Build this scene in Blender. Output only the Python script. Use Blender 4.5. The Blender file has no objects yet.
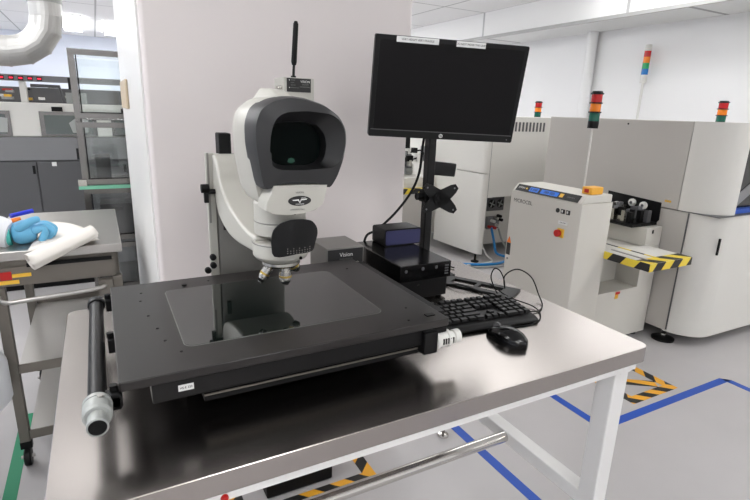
import bpy, bmesh, math, random
from mathutils import Vector, Matrix
random.seed(7)
S = bpy.context.scene
C = S.collection
PI = math.pi

# ------------------------------------------------------------------ materials
def lin(c):
    return c / 12.92 if c <= 0.04045 else ((c + 0.055) / 1.055) ** 2.4
def rgb(r, g, b):
    return (lin(r / 255), lin(g / 255), lin(b / 255), 1)
def mat(name, col, rough=0.5, metal=0.0, noise=0.0, nscale=20, bump=0.0, emit=0.0, spec=None, coat=0, ior=None, trans=0, stretch=None, rvar=0.0):
    m = bpy.data.materials.new(name); m.use_nodes = True
    nt = m.node_tree; b = nt.nodes['Principled BSDF']
    b.inputs['Base Color'].default_value = col
    b.inputs['Roughness'].default_value = rough
    b.inputs['Metallic'].default_value = metal
    if spec is not None: b.inputs['Specular IOR Level'].default_value = spec
    if ior: b.inputs['IOR'].default_value = ior
    if trans: b.inputs['Transmission Weight'].default_value = trans
    if coat: b.inputs['Coat Weight'].default_value = coat; b.inputs['Coat Roughness'].default_value = 0.08
    if emit:
        b.inputs['Emission Color'].default_value = col; b.inputs['Emission Strength'].default_value = emit
    if noise or bump or rvar:
        tc = nt.nodes.new('ShaderNodeTexCoord'); mp = nt.nodes.new('ShaderNodeMapping')
        nt.links.new(tc.outputs['Object'], mp.inputs['Vector'])
        if stretch: mp.inputs['Scale'].default_value = stretch
        n = nt.nodes.new('ShaderNodeTexNoise'); n.inputs['Scale'].default_value = nscale; n.inputs['Detail'].default_value = 5
        nt.links.new(mp.outputs['Vector'], n.inputs['Vector'])
        if noise:
            mx = nt.nodes.new('ShaderNodeMix'); mx.data_type = 'RGBA'
            mx.inputs[6].default_value = tuple(max(0, c * (1 - noise)) for c in col[:3]) + (1,)
            mx.inputs[7].default_value = tuple(min(1, c * (1 + noise)) for c in col[:3]) + (1,)
            nt.links.new(n.outputs['Fac'], mx.inputs[0]); nt.links.new(mx.outputs[2], b.inputs['Base Color'])
        if rvar:
            mr = nt.nodes.new('ShaderNodeMapRange')
            mr.inputs['From Min'].default_value = 0.3; mr.inputs['From Max'].default_value = 0.7
            mr.inputs['To Min'].default_value = max(0.02, rough - rvar); mr.inputs['To Max'].default_value = rough + rvar
            nt.links.new(n.outputs['Fac'], mr.inputs['Value']); nt.links.new(mr.outputs[0], b.inputs['Roughness'])
        if bump:
            bp = nt.nodes.new('ShaderNodeBump'); bp.inputs['Strength'].default_value = bump; bp.inputs['Distance'].default_value = 0.002
            nt.links.new(n.outputs['Fac'], bp.inputs['Height']); nt.links.new(bp.outputs['Normal'], b.inputs['Normal'])
    return m

def stripe_mat(name, c1, c2, vec, period, rough=0.5, duty=0.5, offset=0.0):
    m = mat(name, c1, rough); nt = m.node_tree; b = nt.nodes['Principled BSDF']
    tc = nt.nodes.new('ShaderNodeTexCoord'); d = nt.nodes.new('ShaderNodeVectorMath'); d.operation = 'DOT_PRODUCT'
    d.inputs[1].default_value = vec
    nt.links.new(tc.outputs['Object'], d.inputs[0])
    a = nt.nodes.new('ShaderNodeMath'); a.operation = 'MULTIPLY_ADD'; a.inputs[1].default_value = 1 / period; a.inputs[2].default_value = 100 + offset
    nt.links.new(d.outputs['Value'], a.inputs[0])
    f = nt.nodes.new('ShaderNodeMath'); f.operation = 'FRACT'; nt.links.new(a.outputs[0], f.inputs[0])
    g = nt.nodes.new('ShaderNodeMath'); g.operation = 'GREATER_THAN'; g.inputs[1].default_value = duty; nt.links.new(f.outputs[0], g.inputs[0])
    mx = nt.nodes.new('ShaderNodeMix'); mx.data_type = 'RGBA'; mx.inputs[6].default_value = c1; mx.inputs[7].default_value = c2
    nt.links.new(g.outputs[0], mx.inputs[0]); nt.links.new(mx.outputs[2], b.inputs['Base Color'])
    return m

def grid_mat(name, col, line, px, py, ox, oy, w=0.03, rough=0.8):
    m = mat(name, col, rough); nt = m.node_tree; b = nt.nodes['Principled BSDF']
    tc = nt.nodes.new('ShaderNodeTexCoord'); sp = nt.nodes.new('ShaderNodeSeparateXYZ'); nt.links.new(tc.outputs['Object'], sp.inputs[0])
    outs = []
    for i, (p, o) in enumerate(((px, ox), (py, oy))):
        a = nt.nodes.new('ShaderNodeMath'); a.operation = 'SUBTRACT'; a.inputs[1].default_value = o - 100 * p - w / 2; nt.links.new(sp.outputs[i], a.inputs[0])
        q = nt.nodes.new('ShaderNodeMath'); q.operation = 'MODULO'; q.inputs[1].default_value = p; nt.links.new(a.outputs[0], q.inputs[0])
        l = nt.nodes.new('ShaderNodeMath'); l.operation = 'LESS_THAN'; l.inputs[1].default_value = w; nt.links.new(q.outputs[0], l.inputs[0])
        outs.append(l)
    mxm = nt.nodes.new('ShaderNodeMath'); mxm.operation = 'MAXIMUM'
    nt.links.new(outs[0].outputs[0], mxm.inputs[0]); nt.links.new(outs[1].outputs[0], mxm.inputs[1])
    mx = nt.nodes.new('ShaderNodeMix'); mx.data_type = 'RGBA'; mx.inputs[6].default_value = col; mx.inputs[7].default_value = line
    nt.links.new(mxm.outputs[0], mx.inputs[0]); nt.links.new(mx.outputs[2], b.inputs['Base Color'])
    return m

M = {}
M['floor'] = mat('floor_epoxy', rgb(178, 175, 175), 0.32, noise=0.04, nscale=6, bump=0.05)
M['ceiling'] = grid_mat('ceiling_tile', rgb(244, 244, 244), rgb(190, 190, 190), 0.775, 1.74, 5.6, 6.9, 0.028)
M['soffit'] = grid_mat('soffit_tile', rgb(238, 239, 238), rgb(178, 178, 178), 50.0, 3.27, 0, 3.6, 0.05)
M['bulk'] = grid_mat('bulkhead_board', rgb(244, 244, 243), rgb(190, 190, 190), 50.0, 2.6, 0, 6.9, 0.04)
M['wall'] = mat('wall_paint', rgb(240, 240, 240), 0.6, noise=0.01, nscale=3)
M['wallblue'] = mat('wall_paint_cool', rgb(222, 228, 240), 0.6)
M['trim'] = mat('trim_grey', rgb(170, 170, 168), 0.4)
M['gloss'] = mat('glossy_white_panel', rgb(214, 207, 205), 0.4, coat=0.1)
M['glossside'] = mat('side_panel', rgb(226, 225, 223), 0.3, spec=0.3)
M['lamp'] = mat('lamp_diffuser', (1, 1, 1, 1), 0.5, emit=11)
M['lamp2'] = mat('added_wash_diffuser', (1, 1, 1, 1), 0.5, emit=2.0)
M['lamp3'] = mat('added_soft_diffuser', (1, 1, 1, 1), 0.5, emit=5)
M['lamp4'] = mat('added_dim_diffuser', (1, 1, 1, 1), 0.5, emit=2.8)
M['tan'] = mat('tan_plastic', rgb(186, 170, 146), 0.5)
M['steel'] = mat('brushed_steel', rgb(168, 162, 158), 0.25, 1.0, noise=0.03, nscale=3)
M['steeledge'] = mat('steel_edge', rgb(160, 156, 154), 0.3, 1.0)
M['cartsteel'] = mat('cart_steel', rgb(176, 173, 169), 0.38, 0.9, noise=0.03, nscale=4)
M['cartsteeldull'] = mat('cart_steel_dull', rgb(118, 113, 106), 0.45, 0.7, noise=0.03, nscale=10)
M['chrome'] = mat('polished_steel', rgb(205, 202, 198), 0.12, 1.0)
M['whitepaint'] = mat('white_frame_paint', rgb(222, 221, 219), 0.4)
M['machine'] = mat('machine_white', rgb(212, 210, 204), 0.38, noise=0.01, nscale=4)
M['machgrey'] = mat('machine_grey', rgb(180, 176, 170), 0.4, noise=0.01, nscale=4)
M['console'] = mat('console_white', rgb(206, 203, 195), 0.4)
M['dgrey'] = mat('dark_grey_panel', rgb(84, 84, 86), 0.45)
M['mgrey'] = mat('mid_grey_panel', rgb(122, 122, 124), 0.45)
M['black'] = mat('black_plastic', rgb(14, 14, 15), 0.42, spec=0.25)
M['blackmatte'] = mat('black_matte', rgb(11, 11, 12), 0.6, spec=0.2)
M['blackgloss'] = mat('black_gloss', rgb(9, 9, 10), 0.15, spec=0.4)
M['anod'] = mat('black_anodised_plate', rgb(30, 27, 26), 0.36, spec=0.45)
M['anoddark'] = mat('black_anodised_edge', rgb(13, 13, 14), 0.4, spec=0.25)
M['stageglass'] = mat('stage_glass', rgb(14, 19, 17), 0.03, ior=2.0)
M['glassrim'] = mat('glass_rim', rgb(110, 112, 108), 0.3)
M['scopewhite'] = mat('instrument_white', rgb(180, 178, 170), 0.36)
M['scopegrey'] = mat('instrument_grey', rgb(128, 126, 122), 0.4, 0.3)
M['bezel'] = mat('bezel_charcoal', rgb(48, 48, 49), 0.45, spec=0.3)
M['bezelin'] = mat('bezel_inner_black', rgb(20, 20, 21), 0.5)
M['viewer'] = mat('viewer_glass', rgb(4, 9, 8), 0.12, spec=0.04)
M['green_glow'] = mat('viewer_green_glow', rgb(8, 66, 48), 0.4, emit=0.06)
M['silver'] = mat('silver_metal', rgb(190, 188, 182), 0.25, 1.0)
M['gold'] = mat('gold_ring', rgb(196, 168, 92), 0.3, 1.0)
M['capgrey'] = mat('grey_fitting', rgb(156, 159, 156), 0.45, 0.2)
M['capwhite'] = mat('white_nylon', rgb(218, 217, 212), 0.4)
M['screen'] = mat('screen_black', rgb(19, 18, 19), 0.4, spec=0.12)
M['paper'] = mat('white_paper', rgb(226, 221, 214), 0.8, noise=0.03, nscale=9)
M['label'] = mat('white_label', rgb(226, 226, 224), 0.6)
M['ink'] = mat('black_ink', rgb(30, 30, 30), 0.6)
M['inkgrey'] = mat('grey_ink', rgb(110, 110, 108), 0.6)
M['inkwhite'] = mat('white_ink', rgb(215, 215, 212), 0.6)
M['glove'] = mat('blue_nitrile', rgb(104, 176, 214), 0.45, bump=0.2, nscale=40)
M['coat'] = mat('white_coat_cloth', rgb(222, 224, 228), 0.85, bump=0.5, nscale=12)
M['skin'] = mat('skin', rgb(214, 168, 140), 0.5)
M['hair'] = mat('hair_brown', rgb(60, 44, 34), 0.7)
M['trouser'] = mat('grey_trousers', rgb(88, 90, 96), 0.85)
M['bluepen'] = mat('blue_pen_plastic', rgb(30, 48, 190), 0.3)
M['orange'] = mat('orange_plastic', rgb(226, 120, 40), 0.45)
M['tapeblue'] = mat('blue_tape', rgb(24, 74, 168), 0.5)
M['tapegreen'] = mat('green_tape', rgb(18, 132, 92), 0.5)
M['bluebox'] = mat('navy_face', rgb(44, 46, 86), 0.4)
M['lcdblue'] = mat('lcd_blue', rgb(20, 96, 190), 0.4, emit=0.35)
M['yellow'] = mat('yellow_plastic', rgb(232, 184, 60), 0.45)
M['yelloworange'] = mat('amber_box', rgb(238, 176, 62), 0.5)
M['red'] = mat('red_plastic', rgb(186, 26, 22), 0.4)
M['lensred'] = mat('red_lens', rgb(196, 22, 26), 0.25)
M['lensorange'] = mat('orange_lens', rgb(240, 132, 24), 0.25)
M['lensgreen'] = mat('green_lens', rgb(10, 92, 74), 0.25)
M['lensgreen2'] = mat('bright_green_lens', rgb(22, 158, 92), 0.25)
M['lensblue'] = mat('blue_lens', rgb(20, 112, 186), 0.25)
M['cableblue'] = mat('blue_hose', rgb(30, 130, 196), 0.35)
M['duct'] = mat('galvanised_duct', rgb(188, 187, 184), 0.36, 0.5, noise=0.05, nscale=14)
M['leddisp'] = mat('red_led_digits', rgb(214, 34, 62), 0.4, emit=0.9)
M['cabglass'] = mat('cabinet_glass', rgb(200, 206, 204), 0.06, trans=0.0, noise=0.10, nscale=3)
M['ovenpane'] = mat('oven_window_pane', rgb(92, 99, 97), 0.2)
M['clear'] = mat('clear_glass', (0.93, 0.96, 0.95, 1), 0.03, ior=1.45, trans=1.0)
M['cabframe'] = mat('cabinet_steel_frame', rgb(130, 128, 126), 0.25, 0.9)
M['content'] = mat('pale_cabinet_content', rgb(232, 236, 238), 0.6, noise=0.2, nscale=9)
M['greenedge'] = mat('green_glass_edge', rgb(120, 190, 160), 0.2)
YEL, BLK = rgb(226, 200, 60), rgb(32, 32, 32)
M['haz_side'] = stripe_mat('hazard_tape_side', YEL, BLK, (0.0, 1.0, 0.75), 0.18)
M['haz_front'] = stripe_mat('hazard_tape_front', YEL, BLK, (1.0, 0.8, -0.8), 0.16)
OYEL = rgb(228, 164, 44)
M['haz_floor_x'] = stripe_mat('hazard_floor_tape_x', OYEL, BLK, (1, 1, 0), 0.13)
M['haz_floor_y'] = stripe_mat('hazard_floor_tape_y', OYEL, BLK, (-1, 1, 0), 0.13)
M['aqua'] = mat('teal_cuff', rgb(80, 190, 180), 0.6)

# ------------------------------------------------------------------ mesh builder
class MB:
    def __init__(s): s.bm = bmesh.new()
    def _add(s, vs, fs):
        v = [s.bm.verts.new(p) for p in vs]
        for f in fs:
            try: s.bm.faces.new([v[i] for i in f])
            except ValueError: pass
        return v
    def box(s, x0, x1, y0, y1, z0, z1, rot=None, piv=None):
        vs = [Vector((x, y, z)) for z in (z0, z1) for y in (y0, y1) for x in (x0, x1)]
        if rot:
            c = Vector(piv) if piv else Vector(((x0 + x1) / 2, (y0 + y1) / 2, (z0 + z1) / 2))
            vs = [c + rot @ (v - c) for v in vs]
        s._add(vs, [(0, 2, 3, 1), (4, 5, 7, 6), (0, 1, 5, 4), (2, 6, 7, 3), (0, 4, 6, 2), (1, 3, 7, 5)])
        return s
    def loft(s, rings, cap=True, closed=True):
        rows = [[s.bm.verts.new(p) for p in r] for r in rings]
        n = len(rings[0])
        for a, b in zip(rows, rows[1:]):
            for i in range(n if closed else n - 1):
                j = (i + 1) % n
                try: s.bm.faces.new((a[i], a[j], b[j], b[i]))
                except ValueError: pass
        if cap and closed:
            s.bm.faces.new(list(reversed(rows[0]))); s.bm.faces.new(rows[-1])
        return s
    def prism(s, pts, axis, a, b):
        def P(u, v, w):
            return {'x': (w, u, v), 'y': (u, w, v), 'z': (u, v, w)}[axis]
        return s.loft([[P(u, v, a) for u, v in pts], [P(u, v, b) for u, v in pts]])
    def cyl(s, p0, p1, r0, r1=None, n=20):
        r1 = r0 if r1 is None else r1
        return s.tubes([p0, p1], [r0, r1], n)
    def tubes(s, pts, rs, n=10, cap=True):
        pts = [Vector(p) for p in pts]
        if not isinstance(rs, (list, tuple)): rs = [rs] * len(pts)
        rings = []; up = None
        for i, p in enumerate(pts):
            d = (pts[min(i + 1, len(pts) - 1)] - pts[max(i - 1, 0)])
            if d.length < 1e-9: d = pts[-1] - pts[0]
            d.normalize()
            if up is None:
                up = Vector((0, 0, 1)) if abs(d.z) < 0.9 else Vector((1, 0, 0))
            a = d.cross(up).normalized(); up = a.cross(d).normalized()
            rings.append([p + (a * math.cos(t) + up * math.sin(t)) * rs[i] for t in [2 * PI * k / n for k in range(n)]])
        return s.loft(rings, cap)
    def lathe(s, prof, c, n=24, axis='z'):
        rings = []
        for r, h in prof:
            ring = []
            for k in range(n):
                t = 2 * PI * k / n; u, v = r * math.cos(t), r * math.sin(t)
                ring.append({'z': (c[0] + u, c[1] + v, c[2] + h), 'y': (c[0] + u, c[1] + h, c[2] + v), 'x': (c[0] + h, c[1] + u, c[2] + v)}[axis])
            rings.append(ring)
        return s.loft(rings)
    def ball(s, c, r, n=12, sc=(1, 1, 1)):
        c = Vector(c)
        rings = []
        for i in range(1, n):
            ph = PI * i / n
            rings.append([c + Vector((r * sc[0] * math.sin(ph) * math.cos(t), r * sc[1] * math.sin(ph) * math.sin(t), -r * sc[2] * math.cos(ph))) for t in [2 * PI * k / (n * 2) for k in range(n * 2)]])
        return s.loft(rings)
    def xform(s, mx):
        bmesh.ops.transform(s.bm, matrix=mx, verts=s.bm.verts); return s
    def build(s, name, m, parent=None, bevel=0, seg=2, smooth=False, local=False, sub=0):
        bmesh.ops.recalc_face_normals(s.bm, faces=s.bm.faces)
        if parent is not None and not local:
            bmesh.ops.translate(s.bm, vec=-wloc(parent), verts=s.bm.verts)
        me = bpy.data.meshes.new(name); s.bm.to_mesh(me); s.bm.free()
        me.materials.append(m)
        o = bpy.data.objects.new(name, me); C.objects.link(o)
        if parent is not None: o.parent = parent
        if smooth:
            for p in me.polygons: p.use_smooth = True
            me.set_sharp_from_angle(angle=math.radians(28))
        if sub:
            md = o.modifiers.new('sub', 'SUBSURF'); md.levels = md.render_levels = sub
        if bevel:
            md = o.modifiers.new('bev', 'BEVEL'); md.width = bevel; md.segments = seg; md.limit_method = 'ANGLE'; md.angle_limit = math.radians(35)
            for p in me.polygons: p.use_smooth = True
            me.set_sharp_from_angle(angle=math.radians(60))
        return o
def wloc(o):
    v = Vector(o.location)
    while o.parent: o = o.parent; v += Vector(o.location)
    return v
def tag(o, label, cat, group=None, kind=None):
    o['label'] = label; o['category'] = cat
    if group: o['group'] = group
    if kind: o['kind'] = kind
    return o
def thing(name, label, cat, loc, group=None):
    o = bpy.data.objects.new(name, None); o.empty_display_size = 0.05; C.objects.link(o); o.location = loc
    return tag(o, label, cat, group)
def struct(o): o['kind'] = 'structure'; return o
def recenter(o):
    """put the origin of a top-level mesh at the bottom middle of its own shape"""
    vs = [v.co for v in o.data.vertices]
    c = Vector(((min(v.x for v in vs) + max(v.x for v in vs)) / 2, (min(v.y for v in vs) + max(v.y for v in vs)) / 2, min(v.z for v in vs)))
    o.data.transform(Matrix.Translation(-c)); o.location = c
    return o
def text(body, size, loc, facing, m, parent, name='printed_text', mx=None, align='CENTER', local=False):
    cu = bpy.data.curves.new('t', 'FONT'); cu.body = body; cu.size = size; cu.align_x = align; cu.align_y = 'CENTER'; cu.extrude = 0.0002
    o = bpy.data.objects.new('t', cu); C.objects.link(o)
    bpy.context.view_layer.update()
    me = bpy.data.meshes.new_from_object(o.evaluated_get(bpy.context.evaluated_depsgraph_get()))
    bpy.data.objects.remove(o)
    R = Matrix.Rotation(PI / 2, 4, 'X')
    if facing == '-x': R = Matrix.Rotation(-PI / 2, 4, 'Z') @ R
    if facing == 'up': R = Matrix.Identity(4)
    T = (mx if mx is not None else Matrix.Identity(4)) @ Matrix.Translation(Vector(loc)) @ R
    me.transform(T)
    if not local: me.transform(Matrix.Translation(-wloc(parent)))
    me.materials.clear(); me.materials.append(m)
    q = bpy.data.objects.new(name, me); C.objects.link(q); q.parent = parent
    return q
def rot_z(a): return Matrix.Rotation(a, 3, 'Z')
def bez(pts, k=8):
    """smooth curve through points"""
    P = [Vector(p) for p in pts]; out = []
    for i in range(len(P) - 1):
        p0, p1, p2, p3 = P[max(i - 1, 0)], P[i], P[i + 1], P[min(i + 2, len(P) - 1)]
        for j in range(k):
            t = j / k
            out.append(0.5 * ((2 * p1) + (p2 - p0) * t + (2 * p0 - 5 * p1 + 4 * p2 - p3) * t * t + (3 * p1 - p0 - 3 * p2 + p3) * t ** 3))
    out.append(P[-1]); return out
def rrect(x0, x1, y0, y1, r, k=5):
    out = []
    for cx, cy, a in ((x1 - r, y1 - r, 0), (x0 + r, y1 - r, 90), (x0 + r, y0 + r, 180), (x1 - r, y0 + r, 270)):
        for i in range(k + 1):
            t = math.radians(a + 90 * i / k); out.append((cx + r * math.cos(t), cy + r * math.sin(t)))
    return out

# ------------------------------------------------------------------ camera
f_px = 504.79
R_ = Vector((0.8816852, -0.47070752, 0.03264407)); U_ = Vector((0.0982261, 0.25077638, 0.96304872)); F_ = Vector((0.46150063, 0.84589931, -0.26734159))
cam = bpy.data.cameras.new('camera'); co = bpy.data.objects.new('camera', cam); C.objects.link(co)
cam.sensor_width = 36; cam.lens = f_px / 750 * 36; cam.clip_start = 0.02; cam.clip_end = 100
mw = Matrix((R_, U_, -F_)).transposed().to_4x4(); mw.translation = Vector((0, 0, 1.44)); co.matrix_world = mw
S.camera = co

# ------------------------------------------------------------------ room
XL, XR, YF, YB, ZC = -4.0, 6.38, -3.2, 15.4, 2.98
struct(MB().box(XL - .1, XR + .1, YF - .1, YB + .1, -0.1, 0).build('floor', M['floor']))
struct(MB().box(XL - .1, XR + .1, YF - .1, YB + .1, ZC, ZC + .1).build('ceiling', M['ceiling']))
struct(MB().box(XR, XR + .1, YF, YB, 0, ZC).build('wall_right', M['wall']))
struct(MB().box(XL - .1, XL, YF, YB, 0, ZC).build('wall_left', M['wallblue']))
struct(MB().box(XL, XR, YB, YB + .1, 0, ZC).build('wall_back', M['wallblue']))
struct(MB().box(XL, XR, YF - .1, YF, 0, ZC).build('wall_front', M['wall']))
# boxed soffit along the right wall
struct(MB().box(5.6, XR, YF, YB, 2.6, 2.62).build('trim_1', M['soffit']))
struct(MB().box(5.6, 5.62, YF, YB, 2.62, ZC).build('trim_2', M['bulk']))
struct(MB().box(5.57, 5.6, YF, YB, 2.585, 2.625).build('trim_3', M['trim']))
# lights
def ceiling_light(x, y, sx, sy, label, group='ceiling lights out in the room', lm='lamp'):
    t = thing('ceiling_light', label, 'light', (x, y, ZC), group)
    fr = MB()
    for a in (-1, 1):
        fr.box(x + a * sx / 2 - .015, x + a * sx / 2 + .015, y - sy / 2, y + sy / 2, ZC - .02, ZC)
        fr.box(x - sx / 2, x + sx / 2, y + a * sy / 2 - .015, y + a * sy / 2 + .015, ZC - .02, ZC)
    fr.build('frame', M['trim'], t)
    MB().box(x - sx / 2, x + sx / 2, y - sy / 2, y + sy / 2, ZC - .06, ZC - .002).build('diffuser', M[lm], t)
for x, y in ((-2.6, 1.5), (-2.6, 5.0), (-2.6, 9), (-1.9, 5.8), (-1.3, 1.3), (-1.35, 3.6), (4.4, 0.4), (2.2, 5.4), (-1.0, -1.6), (4.4, -1.8), (.5, -1.5), (2.3, 7.6), (-1.2, 7.8), (3.2, 8.6)):  # room lights out of view; several added to brighten cabinet, oven and ceiling
    ceiling_light(x, y, 0.6, 1.2, 'rectangular white ceiling light panel out of view above the production floor')
ceiling_light(-.25, 12.9, .34, 2.2, 'long bright ceiling light strip seen beside the steel duct', None)
ceiling_light(.62, 13.2, .5, 2.0, 'ceiling light strip nearest the white cabinet, left side', None)
ceiling_light(5.0, 3.3, .3, 1.4, 'unseen dim ceiling light panel added above the far right machine', None, 'lamp3')  # added lamp, set where the right of the steel tabletop mirrors it
ceiling_light(3.1, 3.35, 1.2, 1.2, 'unseen broad dim ceiling light panel added above the conveyor console', None, 'lamp4')  # added lamp that gives the tabletop a broad soft reflection
ceiling_light(-.3, 3.6, .4, .5, 'unseen small dim ceiling light panel added above the steel cart', None, 'lamp4')  # added lamp, mirrored in the left front of the tabletop
ceiling_light(5.25, 2.2, .30, 5.2, 'unseen long ceiling light strip added to wash the white soffit at top right', None, 'lamp2')  # added out of view so the soffit face fades to white
for x, y in ((-2.6, 12.5), (2.4, 11), (4.3, 9.9)): ceiling_light(x, y, 0.6, 1.2, 'rectangular white ceiling light panel at the far end of the floor')

# floor tapes
def flat(pts, name, m, label, cat='floor tape', group=None, z=.0012):
    o = MB().prism(pts, 'z', 0.0001, z).build(name, m); recenter(o); return tag(o, label, cat, group)
flat([(1.337, -.4), (1.382, -.4), (1.382, 1.65), (1.337, 1.65)], 'floor_tape', M['tapeblue'], 'blue floor tape line running beneath the polished tube of the table')
flat([(1.985, 1.311), (2.03, 1.356), (2.03, 1.65), (1.985, 1.65)], 'floor_tape', M['tapeblue'], 'short blue floor tape line just left of the table front leg')
flat([(1.985, 1.311), (3.093, 1.311), (3.05, 1.356), (2.03, 1.356)], 'floor_tape', M['tapeblue'], 'blue floor tape line right of the table front leg, up to the corner')
flat([(3.093, 1.311), (3.05, 1.356), (3.05, .2), (3.093, .2)], 'floor_tape', M['tapeblue'], 'blue floor tape line leaving the photo at the right edge')
flat([(-.447, 1.0), (-.4, 1.0), (-.4, 2.6), (-.447, 2.6)], 'floor_tape', M['tapegreen'], 'green floor tape line beneath the steel cart')
def square_tape(x0, x1, y0, y1, w, label, diag=False):
    t = thing('hazard_floor_marking', label, 'floor marking', ((x0 + x1) / 2, (y0 + y1) / 2, 0))
    z = .0016
    MB().prism([(x0, y0), (x1, y0), (x1, y0 + w), (x0, y0 + w)], 'z', .0002, z).build('tape_strip', M['haz_floor_x'], t)
    MB().prism([(x0, y1 - w), (x1, y1 - w), (x1, y1), (x0, y1)], 'z', .0002, z).build('tape_strip', M['haz_floor_x'], t)
    MB().prism([(x0, y0 + w), (x0 + w, y0 + w), (x0 + w, y1 - w), (x0, y1 - w)], 'z', .0002, z).build('tape_strip', M['haz_floor_y'], t)
    MB().prism([(x1 - w, y0 + w), (x1, y0 + w), (x1, y1 - w), (x1 - w, y1 - w)], 'z', .0002, z).build('tape_strip', M['haz_floor_y'], t)
    if diag:
        MB().prism([(x0 + w, y1 - w - .04), (x0 + w + .05, y1 - w), (x1 - w, y0 + w + .05), (x1 - w - .04, y0 + w)], 'z', .0002, z).build('tape_strip', M['haz_floor_x'], t)
square_tape(2.335, 2.715, 1.395, 1.70, .055, 'black and yellow hazard tape square on the floor right of the table leg', True)
square_tape(.30, .87, 1.50, 1.78, .05, 'black and orange hazard tape square on the floor under the table')
o = MB().box(.43, .70, 1.575, 1.67, 0.002, .11).build('floor_box', M['blackmatte'], bevel=.006); recenter(o)
tag(o, 'black box standing inside the taped square under the table', 'box')
t = thing('leveling_foot', 'small steel leveling foot standing alone on the floor under the table', 'foot', (1.268, 1.608, 0))
MB().lathe([(.022, 0), (.026, .004), (.024, .012), (.008, .018)], (1.268, 1.608, 0), 16).build('pad', M['chrome'], t, smooth=True)
MB().lathe([(.007, .017), (.007, .045), (.012, .046), (.012, .054), (.005, .056)], (1.268, 1.608, 0), 12).build('stud', M['cartsteeldull'], t, smooth=True)

# ------------------------------------------------------------------ work table
TX0, TX1, TY0, TY1, TZ = -.112, 1.112, .651, 1.415, .92
tb = thing('work_table', 'stainless steel topped work table with white frame carrying the microscope', 'table', (.5, 1.03, 0))
out = rrect(TX0, TX1, TY0, TY1, .022)
mb = MB()
rin = rrect(TX0 + .0012, TX1 - .0012, TY0 + .0012, TY1 - .0012, .0208)
mb.loft([[(x, y, TZ - .038) for x, y in out], [(x, y, TZ - .0012) for x, y in out], [(x, y, TZ) for x, y in rin]])
mb.build('tabletop', M['steel'], tb, smooth=True)
mb = MB()
mb.box(TX0 + .03, TX1 - .03, TY0 + .008, TY0 + .04, TZ - .058, TZ - .038).box(TX0 + .03, TX1 - .03, TY1 - .05, TY1 - .012, TZ - .08, TZ - .038)
mb.box(TX0 + .012, TX0 + .05, TY0 + .03, TY1 - .03, TZ - .08, TZ - .038).box(TX1 - .05, TX1 - .012, TY0 + .03, TY1 - .03, TZ - .08, TZ - .038)
mb.build('apron', M['whitepaint'], tb)
for x in (TX0 + .004, 1.058):
    for y in (.69, 1.33):
        MB().box(x, x + .05, y, y + .05, .02 if y < 1 else .42, TZ - .038).build('leg', M['whitepaint'], tb, bevel=.003)
        if y < 1: MB().lathe([(.02, 0), (.02, .012), (.008, .02)], (x + .025, y + .025, 0), 14).build('foot', M['black'], tb)
for x in (TX0 + .006, 1.06):
    MB().box(x, x + .046, .738, 1.332, .42, .46).build('side_rail', M['whitepaint'], tb, bevel=.003)
MB().cyl((TX0 + .05, 1.03, .44), (1.062, 1.03, .44), .0175, n=24).build('cross_tube', M['chrome'], tb, smooth=True)
MB().lathe([(.0045, 0), (.006, .003), (.006, .010), (.002, .013)], (.115, TY0 + .012, TZ - .052), 12, 'y').xform(Matrix.Translation((0, -.010, 0))).build('knob', M['red'], tb, smooth=True)

# ------------------------------------------------------------------ white tall cabinet behind table
cb = thing('tall_cabinet', 'large glossy white tall cabinet standing directly behind the microscope', 'cabinet', (.6, 2.3, 0))
MB().box(.135, 1.052, 1.70, 3.05, .02, 2.45).build('body', M['gloss'], cb, bevel=.012, seg=3)
MB().box(.129, .1345, 1.735, 3.04, .06, 2.42).build('side_panel', M['glossside'], cb)
MB().box(.118, .1285, 2.42, 2.86, 1.41, 1.53).build('latch', M['tan'], cb, bevel=.004)
for x in (.18, 1.0):
    for y in (1.76, 2.98): MB().lathe([(.02, 0), (.02, .02)], (x, y, 0), 12).build('foot', M['black'], cb)

# ------------------------------------------------------------------ XY measuring stage
st = thing('measuring_stage', 'large black flat microscope stage with glass insert lying on the steel table', 'microscope stage', (.3, 1.0, TZ))
SX0, SX1, SY0, SY1, SZ = -.010, .604, .775, 1.238, 1.03
MB().prism(rrect(SX0, SX1, SY0, SY1, .004, 2), 'z', SZ - .016, SZ).build('top_plate', M['anod'], st, bevel=.0015)
MB().prism(rrect(.097, .495, .857, 1.166, .018), 'z', SZ - .002, SZ + .0006).build('glass_rim', M['glassrim'], st)
MB().prism(rrect(.0985, .4935, .8585, 1.1645, .017), 'z', SZ - .002, SZ + .0012).build('glass_insert', M['stageglass'], st)
MB().box(.035, .575, .782, .83, .978, SZ - .017).build('front_beam', M['anoddark'], st, bevel=.002)
MB().box(.115, .575, .795, .84, .955, .9745).build('guide_rail', M['blackmatte'], st)
MB().box(.115, .575, .7925, .7948, .9655, .9685).build('rail_edge', M['cartsteeldull'], st)
MB().box(.02, .50, .90, 1.20, .985, SZ - .017).build('carriage', M['blackmatte'], st)
MB().box(.10, .45, .92, 1.16, .936, .9845).build('lower_slide', M['blackmatte'], st)
for x in (.14, .41):
    for y in (.95, 1.12): MB().lathe([(.022, 0), (.022, .0155)], (x, y, TZ), 16).build('foot', M['black'], st)
MB().box(.610, .632, .83, 1.235, 1.0, 1.022).build('side_rail', M['anoddark'], st, bevel=.002)
MB().box(.585, .61, .85, 1.2, .985, 1.012).build('rail_mount', M['blackmatte'], st)
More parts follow.
